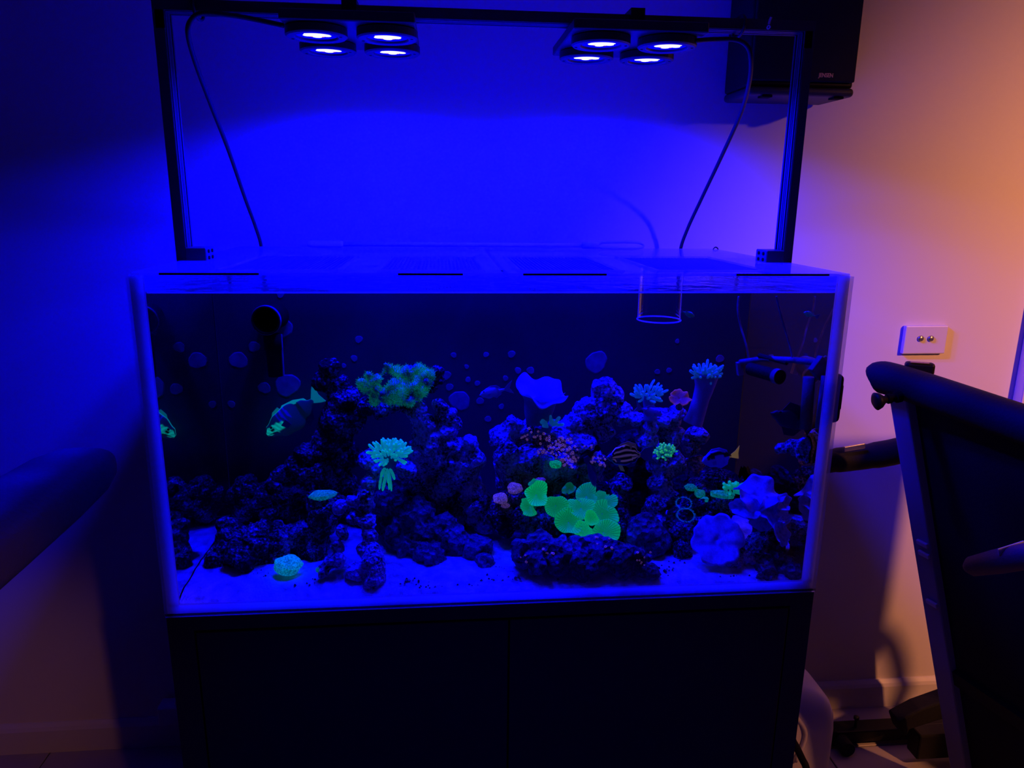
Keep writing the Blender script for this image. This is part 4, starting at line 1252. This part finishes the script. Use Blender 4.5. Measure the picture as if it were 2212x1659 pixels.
fish(1266, 988, .14, 52, -.70, -1, 'small jet black fish nosing down in front of the pink polyps', [(0, .02, -.04), (.15, .14, -.15), (.4, .20, -.19), (.7, .16, -.15), (.92, .07, -.06), (1, .05, -.05)], blk,
     [('tail_fin', [(.95, .05), (1.1, .15), (1.22, .12), (1.22, -.12), (1.1, -.15), (.95, -.05)], (.006, .006, .01), Z0), ('dorsal_fin', [(.3, .18), (.45, .27), (.75, .25), (.85, .1)], (.006, .006, .01), Z0), ('pelvic_fin', [(.3, -.17), (.36, -.34), (.5, -.34), (.5, -.17)], (.006, .006, .01), Z0)], name='black_fish', width=.14)
def dull(t, v): return (.10, .10, .38), (0, 0, .012)
fish(1278, 1026, .135, 58, 1.25, 1, 'slender dull blue fish hanging upright below the black fish', [(0, .01, -.03), (.15, .10, -.10), (.45, .15, -.14), (.8, .09, -.09), (1, .04, -.04)], dull,
     [('tail_fin', [(.95, .04), (1.15, .14), (1.28, .08), (1.25, -.1), (1.1, -.12), (.95, -.04)], (.08, .08, .3), Z0), ('dorsal_fin', [(.3, .13), (.5, .2), (.8, .18), (.88, .08)], (.08, .08, .3), Z0)], name='slender_fish', width=.11)
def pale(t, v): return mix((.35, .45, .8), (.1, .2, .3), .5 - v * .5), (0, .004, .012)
PF = [('tail_fin', [(.95, .04), (1.12, .18), (1.25, .2), (1.2, -.16), (1.1, -.16), (.95, -.04)], (.2, .25, .5), Z0), ('dorsal_fin', [(.3, .15), (.45, .22), (.75, .2), (.85, .08)], (.2, .25, .5), Z0)]
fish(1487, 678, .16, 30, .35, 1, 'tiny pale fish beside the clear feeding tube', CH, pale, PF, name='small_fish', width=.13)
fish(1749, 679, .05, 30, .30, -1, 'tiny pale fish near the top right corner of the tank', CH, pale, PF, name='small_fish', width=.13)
def shade(t, v): return (.025, .025, .10), (0, 0, .004)
fish(1704, 908, .075, 92, .42, -1, 'dark sail-finned tang half hidden near the right pane', [(0, .0, -.03), (.12, .10, -.10), (.4, .22, -.20), (.7, .18, -.17), (.93, .06, -.06), (1, .05, -.05)], shade,
     [('tail_fin', [(.95, .05), (1.12, .22), (1.2, .2), (1.14, -.18), (.95, -.05)], (.02, .02, .07), Z0), ('dorsal_fin', [(.22, .14), (.30, .40), (.55, .42), (.85, .28), (.9, .08)], (.025, .025, .09), Z0), ('anal_fin', [(.4, -.19), (.55, -.36), (.8, -.3), (.9, -.08)], (.02, .02, .07), Z0)], name='dark_tang', width=.09)

# ------------------------------------------------------------------ pumps and lines in the tank
pc = at(577, 696, Y=.30)
ph = empty('return_outlet', at(590, 812, Y=YB - .02), 'dark pipe outlet with a round mouth in the upper left of the tank', 'pipe')
r = 29 * mpp(pc)
mtp = Matrix.Translation(Vector((pc.x, YB - .002, pc.z))) @ frame_of((-.12, -1, .0))
MB().lathe([(r * 1.0, 0), (r * 1.02, .05), (r * 1.08, .058), (r * 1.1, .066), (r * .97, .068), (r * .93, .05), (r * .9, .01)], 36, mtp).build('mouth', 'slot', ph, smooth=True)
MB().lathe([(r * 1.0, .060), (r * 1.14, .060), (r * 1.14, .066), (r * 1.0, .066), (r * 1.0, .060)], 36, mtp, closed=False).build('mouth_rim', 'algae_spot', ph, smooth=True)
pa, pb_ = at(588, 722, Y=.345), at(596, 812, Y=.345)
MB().tube([pa, pa.lerp(pb_, .35), pa.lerp(pb_, .36), pb_], [.0185, .0185, .0155, .0150], 20).build('riser_pipe', 'slot', ph, smooth=True)
MB().tube([pa + Vector((.019, -.002, 0)), pb_ + Vector((.0165, -.002, 0))], .0022, 6).build('algae_edge', 'algae_spot', ph)

wp = empty('wave_pump', at(1690, 820, Y=.15), 'ribbed dark circulation pump with bracket at the upper right of the tank', 'pump')
a0, a1 = at(1620, 796, Y=.23), at(1676, 812, Y=.155)
ax = (a1 - a0)
nr = 13; pts = []; rad = []
R = 15 * mpp(a1)
for i in range(nr * 2 + 1):
    pts.append(a0 + ax * (i / (nr * 2))); rad.append(R * (1.0 if i % 2 else .90))
MB().tube(pts, rad, 24).build('ribbed_body', 'rubber', wp)
MB().tube([a1, a1 + ax.normalized() * .012], [R * 1.12, R * 1.12], 28).build('nozzle_ring', 'algae_spot', wp)
MB().tube([a1 + ax.normalized() * .0121, a1 + ax.normalized() * .0124], [R * 1.0, R * 1.0], 28).build('nozzle_mouth', 'slot', wp)
MB().tube([at(1600, 782, Y=.27), at(1650, 775, Y=.20), at(1720, 778, Y=.12), at(1770, 785, Y=.06)], .006, 10).build('bracket_arm', 'algae_spot', wp, smooth=True)
MB().tube([at(1640, 768, Y=.21), at(1700, 784, Y=.14)], .005, 8).build('bracket_arm', 'rubber', wp)
dm = at(1770, 795, Y=.05)
MB().box((-.017, -.006, -.017), (.017, .006, .017), mt=Matrix.Translation(dm) @ Matrix.Rotation(.35, 4, 'Z') @ Matrix.Rotation(.75, 4, 'Y')).build('magnet_block', 'algae_spot', wp, bevel=.002)
MB().box((-.006, -.006, -.014), (.006, .006, .014), mt=Matrix.Translation(at(1598, 796, Y=.27)) @ Matrix.Rotation(-.2, 4, 'Y')).build('end_clip', 'algae_spot', wp)
po = empty('overflow_pipe', at(1745, 930, Y=.06), 'brown upright pipe beside the right pane', 'pipe')
MB().tube([at(1748, 815, Y=.06), at(1740, 925, Y=.06)], [.011, .011], 22).build('pipe', 'strut', po, smooth=True)
MB().tube([at(1780, 812, Y=.030), at(1766, 925, Y=.030)], [.005, .005], 12).build('corner_tube', 'algae_spot', po, smooth=True)
cord('pump_wire', [(1596, 640, .26), (1594, 670, .26), (1600, 705, .26), (1612, 745, .25), (1618, 775, .25)], .0022, 'thin wire dropping to the circulation pump, left of two', 'algae_spot', 'wire', 'pump wires')
cord('pump_wire', [(1677, 640, .13), (1684, 668, .13), (1694, 705, .13), (1706, 745, .125), (1712, 772, .12)], .0022, 'thin wire dropping to the circulation pump, right of two', 'algae_spot', 'wire', 'pump wires')

# magnetic cleaner outside the right pane
mg = empty('magnet_cleaner', (TW, .05, 1.15), 'black rounded magnet cleaner stuck on the outside of the right pane', 'cleaner')
za, zb = at(1808, 922, X=TW + .005).z, at(1826, 818, X=TW + .005).z
MB().box((TW + .0005, .022, za), (TW + .022, .075, zb)).build('body', 'rubber', mg, bevel=.010, bseg=4)
MB().box((TW + .022, .036, za + .022), (TW + .028, .062, zb - .022)).build('grip', 'black', mg, bevel=.0025)

# ------------------------------------------------------------------ speaker on the wall
SY = .545
sa, sb = at(1618, 205, Y=SY), at(1846, 205, Y=SY)
sx0, sx1 = sa.x, sb.x; sz0 = (sa.z + sb.z) / 2; sz1 = sz0 + .40
sp = empty('wall_speaker', ((sx0 + sx1) / 2, .63, sz0), 'black loudspeaker mounted high on the wall behind the stand', 'speaker')
MB().box((sx0, SY + .012, sz0 + .018), (sx1, YW - .012, sz1)).build('enclosure', 'black', sp, bevel=.006)
MB().box((sx0 + .003, SY, sz0 + .030), (sx1 - .003, SY + .012, sz1 - .01)).build('grille', 'rubber', sp, bevel=.003)
MB().box((sx0 - .001, SY + .002, sz0 - .002), (sx1 + .001, YW - .012, sz0 + .018)).build('base_trim', 'speaker_trim', sp, bevel=.009, bseg=4)
for px in (.18, .86):
    x = sx0 + (sx1 - sx0) * px
    MB().box((x - .012, SY + .004, sz0 - .006), (x + .012, SY + .03, sz0 - .0015)).build('foot', 'slot', sp)
MB().box((sx0 + .05, YW - .012, sz0 + .08), (sx1 - .05, YW, sz0 + .25)).build('wall_mount', 'black', sp)
tc = bpy.data.curves.new('brand_text', 'FONT')
tc.body = 'JENSEN'; tc.align_x = 'CENTER'; tc.align_y = 'CENTER'; tc.extrude = .0004; tc.size = .0125; tc.offset = .00035
to = bpy.data.objects.new('tmp_text', tc); COL.objects.link(to)
dg = bpy.context.evaluated_depsgraph_get()
tm = bpy.data.meshes.new_from_object(to.evaluated_get(dg)); bpy.data.objects.remove(to)
tm.materials.clear(); tm.materials.append(M['gold'])
tp = at(1784, 163, Y=SY)
txt = bpy.data.objects.new('logo', tm); COL.objects.link(txt)
txt.matrix_world = Matrix.Translation((tp.x, SY - .0006, tp.z)) @ Matrix.Rotation(math.pi / 2, 4, 'X') @ Matrix.Diagonal((.86, 1.0, 1, 1))
txt.parent = sp; txt.matrix_parent_inverse = Matrix.Translation(-sp.location)
txt['label'] = 'gold lettering on the grille'

# ------------------------------------------------------------------ folded treadmill at the right
tr = empty('treadmill', (1.25, .2, 0), 'dark folded treadmill leaning upright at the right edge', 'treadmill')
Bp = Vector((1.262, .335, .06)); Tp = Vector((.928, .350, 1.165))
U = (Tp - Bp).normalized(); Wd = Vector((.236, -.972, 0)).normalized()
Nn = Wd.cross(U).normalized()
if Nn.x > 0: Nn = -Nn
LEN = (Tp - Bp).length
DM = Matrix((Wd, U, Nn)).transposed().to_4x4(); DM.translation = Bp


def dbox(w0, w1, u0, u1, n0, n1):
    return MB().box((w0, u0, n0), (w1, u1, n1), mt=DM)


dbox(.0, .052, .05, LEN - .015, -.03, .018).build('side_rail', 'treadframe', tr, bevel=.004)
dbox(.365, .405, .05, LEN - .015, -.03, .018).build('side_rail', 'treadframe', tr, bevel=.004)
dbox(.052, .365, .05, LEN - .01, -.02, -.004).build('deck_underside', 'rubber', tr)
dbox(.052, .365, .35, .39, -.004, .01).build('cross_bar', 'black', tr)
# rounded end cap over the top of the deck
pts = [DM @ Vector((w, LEN + u, n)) for w, u, n in ((-.026, .006, .016), (-.004, .012, .012), (.1, .006, .006), (.3, -.010, .0), (.42, -.018, -.004))]
MB().tube(smooth_path(pts, 6), [.026, .034, .037, .038, .038, .038, .038] + [.038] * 18, 18).build('end_cap', 'rubber', tr, smooth=True)
cp = DM @ Vector((.045, LEN + .028, -.036))
MB().box((-.03, -.012, -.012), (.03, .012, .016), mt=Matrix.Translation(cp) @ Matrix.Rotation(-.4, 4, 'Z')).build('latch', 'black', tr, bevel=.006)
MB().box((-.022, -.0125, .0165), (.016, -.008, .0180), mt=Matrix.Translation(cp) @ Matrix.Rotation(-.4, 4, 'Z')).build('latch_stripe', 'gold', tr)
# locking knob with spring
k0 = at(1945, 856, Y=.27); k1 = at(1888, 868, Y=.27)
kd = (k1 - k0)
MB().tube([k0 + kd * t for t in (0, .18, .2, .36, .38, .5, .52)], [.013, .013, .009, .009, .011, .011, .007], 16).build('spring_pin', 'slot', tr)
MB().tube([k0 + kd * t for t in (.5, .62, .78, .92, 1.0)], [.008, .009, .017, .020, .012], 20).build('lock_knob', 'black', tr, smooth=True)
st = at(1930, 826, Y=.30)
dbox(-.0015, -.0004, LEN - .085, LEN - .045, -.010, .014).build('sticker', 'white', tr)
for px, py in ((2022, 1172), (2026, 1195), (2038, 1302)):
    u = (at(px, py, Y=.29) - Bp).dot(U)
    dbox(.020, .050, u - .006, u + .006, .018, .026).build('rail_clip', 'white', tr, bevel=.002)
# hand rail behind, going left along the wall
MB().tube(smooth_path([at(2060, 925, Y=.50), at(1960, 968, Y=.50), at(1880, 985, Y=.50), at(1800, 995, Y=.50), at(1770, 1000, Y=.50)], 6), [.034] * 12 + [.032] * 6 + [.030] * 7, 18).build('hand_rail', 'rubber', tr, smooth=True)
MB().tube([at(2060, 925, Y=.50), Vector((1.42, .46, .05))], .030, 14).build('upright', 'black', tr, smooth=True)
hr = at(1845, 966, Y=.475)
MB().box((-.028, -.004, -.007), (.028, .004, .007), mt=Matrix.Translation(hr) @ Matrix.Rotation(-.16, 4, 'Y')).build('rail_plate', 'chrome', tr, bevel=.002)
# lift strut catching the warm light, with a paper tag
s0, s1 = at(2088, 1226, Y=.07), at(2330, 1180, Y=-.12)
MB().tube([s0, s0.lerp(s1, .06), s0.lerp(s1, .3), s1], [.010, .020, .024, .026], 14).build('lift_strut', 'strut', tr, smooth=True)
g0 = at(2180, 1186, Y=-.01)
MB().box((-.022, -.001, -.006), (.03, .001, .008), mt=Matrix.Translation(g0) @ Matrix.Rotation(-.3, 4, 'Y')).build('paper_tag', 'white', tr)
# console with posts and grip: unseen, added to shade the wall behind
MB().box((1.42, -.19, .98), (1.68, -.05, 1.44)).build('shading_console', 'black', tr, bevel=.03, bseg=3)
for x in (1.46, 1.62):
    MB().box((x, -.15, .05), (x + .05, -.09, 1.0)).build('shading_post', 'black', tr, bevel=.006)
MB().tube(smooth_path([(1.66, -.12, 1.1), (1.73, -.14, 1.08), (1.76, -.14, .98), (1.71, -.14, .85), (1.66, -.12, .78)], 6), .018, 12).build('grip_loop', 'rubber', tr, smooth=True)
# base on the floor
MB().box((1.03, .540, .012), (2.05, .590, .052)).build('base_rail', 'black', tr, bevel=.004)
MB().box((1.018, .536, .006), (1.036, .594, .058)).build('rail_cap', 'rubber', tr, bevel=.004)
MB().box((1.03, -.20, .012), (2.05, -.15, .052)).build('base_rail', 'black', tr, bevel=.004)
MB().box((1.40, -.15, .012), (1.46, .54, .052)).build('base_cross', 'black', tr, bevel=.004)
MB().lathe([(.022, .0), (.022, .05)], 18, Matrix.Translation((1.05, .50, .024)) @ Matrix.Rotation(math.pi / 2, 4, 'X') @ Matrix.Translation((0, 0, -.05))).build('wheel', 'rubber', tr)
pn = at(1846, 1578, Y=.56)
MB().tube([Vector((pn.x, .56, .052)), Vector((pn.x, .56, .078))], .0042, 10).build('pin', 'black', tr)
MB().lathe([(.004, 0), (.008, .004), (.008, .011), (.004, .013)], 14, Matrix.Translation((pn.x, .56, .076))).build('pin_head', 'black', tr, smooth=True)
# curved foot at the deck hinge
ft_pts = [(0, 0), (.02, -.045), (.035, -.05), (.04, -.03), (.12, -.005), (.26, .02), (.26, .10), (.16, .07), (.06, .035)]
fo = at(1928, 1546, Y=.46)
MB().prism(ft_pts, .05, Matrix.Translation((fo.x, .46, fo.z)) @ Matrix.Rotation(math.pi / 2, 4, 'X')).build('hinge_foot', 'rubber', tr, bevel=.006)
MB().box((1.22, .44, .03), (1.42, .49, .11)).build('hinge_block', 'black', tr, bevel=.005)

# ------------------------------------------------------------------ jerry can and black hose by the cabinet
jc = empty('water_container', (.760, .43, 0), 'milky white plastic water container beside the cabinet', 'container')
jb = MB()
hh = [(0, .93), (.012, 1.0), (.06, 1.0), (.225, .995), (.265, .97), (.295, .90), (.318, .78), (.332, .62), (.341, .45), (.345, .25)]
seg = 48; vs = []; fs = []
cx, cy, wx, wy = .760, .43, .152, .105
for z, s in hh:
    for k in range(seg):
        a = 2 * math.pi * k / seg
        ca, sa_ = math.cos(a), math.sin(a)
        ex = 2 / 4.5
        vs.append((cx + wx * s * abs(ca) ** ex * (1 if ca >= 0 else -1), cy + wy * s * abs(sa_) ** ex * (1 if sa_ >= 0 else -1), z))
for i in range(len(hh) - 1):
    for k in range(seg):
        a = i * seg + k; b = i * seg + (k + 1) % seg
        fs.append((a, b, b + seg, a + seg))
fs += [tuple(range(seg - 1, -1, -1)), tuple((len(hh) - 1) * seg + k for k in range(seg))]
jb.add(vs, fs).build('body', 'jerry', jc, smooth=True)
MB().tube(smooth_path([(cx - .05, cy, .338), (cx - .045, cy, .372), (cx + .0, cy, .382), (cx + .045, cy, .372), (cx + .05, cy, .338)], 6), .012, 12).build('handle', 'jerry', jc, smooth=True)
MB().lathe([(.024, .335), (.026, .34), (.026, .36), (.022, .364)], 24, Matrix.Translation((cx - .10, cy, 0))).build('cap', 'white', jc)
MB().tube(smooth_path([(cx + .02, cy - .095, .29), (cx + .05, cy - .105, .24), (cx + .03, cy - .107, .16)], 5), .006, 8).build('shoulder_rib', 'jerry', jc, smooth=True)
hose = MB().tube(smooth_path([(.604, .10, .28), at(1700, 1592, Y=.17), at(1715, 1605, Y=.17), at(1733, 1640, Y=.17), at(1742, 1662, Y=.16), at(1748, 1720, Y=.15), Vector((.77, .13, .012)), Vector((.80, .02, .009))], 8), .0085, 12).build('black_hose', 'rubber', smooth=True)
tag(hose, 'black hose bending down from the cabinet side to the floor', 'hose')

# pale box added in place of a lit patch of baseboard and floor
pbx = empty('lit_patch_box', at(366, 1570, Y=.70), 'small pale box standing in for a lit patch of baseboard left of the cabinet', 'stand-in')
q0, q1 = at(344, 1568, Y=.66), at(398, 1526, Y=.66)
MB().box((q0.x, .655, max(q0.z, .012)), (q1.x, YW - .017, q1.z)).build('box', 'white', pbx, bevel=.004)
MB().tube(smooth_path([at(377, 1527, Y=.67), at(380, 1518, Y=.66), at(384, 1508, Y=.66)], 4), .0025, 8).build('lead', 'white', pbx)

# ------------------------------------------------------------------ padded chair at the left edge
ch = empty('padded_chair', (-1.1, -.15, 0), 'dark padded lounge chair at the left edge, its arm pointing at the tank', 'chair')
pts = [Vector((-.900, y, .985)) for y in (.43, .40, .33, .2, 0, -.3, -.7)]
rad = [.045, .072, .086, .092, .094, .094, .094]
vs = []; fs = []; seg = 40
for p_, r_ in zip(pts, rad):
    for k in range(seg):
        a = 2 * math.pi * k / seg
        ca, sa_ = math.cos(a), math.sin(a); ex = 2 / 3.2
        vs.append((p_.x + r_ * abs(ca) ** ex * (1 if ca >= 0 else -1), p_.y, p_.z + r_ * .56 * abs(sa_) ** ex * (1 if sa_ >= 0 else -1)))
for i in range(len(pts) - 1):
    for k in range(seg):
        a = i * seg + k; b = i * seg + (k + 1) % seg
        fs.append((a, b, b + seg, a + seg))
fs += [tuple(range(seg - 1, -1, -1)), tuple((len(pts) - 1) * seg + k for k in range(seg))]
MB().add(vs, fs).build('arm_pad', 'leather', ch, smooth=True)
MB().box((-1.62, -.95, .25), (-1.02, -.25, .62)).build('seat', 'leather', ch, bevel=.05, bseg=4)
MB().box((-1.62, -1.15, .45), (-1.02, -.95, 1.15)).build('backrest', 'leather', ch, bevel=.06, bseg=4)
MB().box((-.92, -.70, .40), (-.83, -.62, .92)).box((-1.05, -.70, .40), (-.83, -.62, .46)).build('arm_post', 'black', ch, bevel=.006)
for x, y in ((-1.56, -.9), (-1.08, -.9), (-1.56, -.3), (-1.08, -.3)):
    MB().box((x - .025, y - .025, 0), (x + .025, y + .025, .26)).build('leg', 'black', ch)
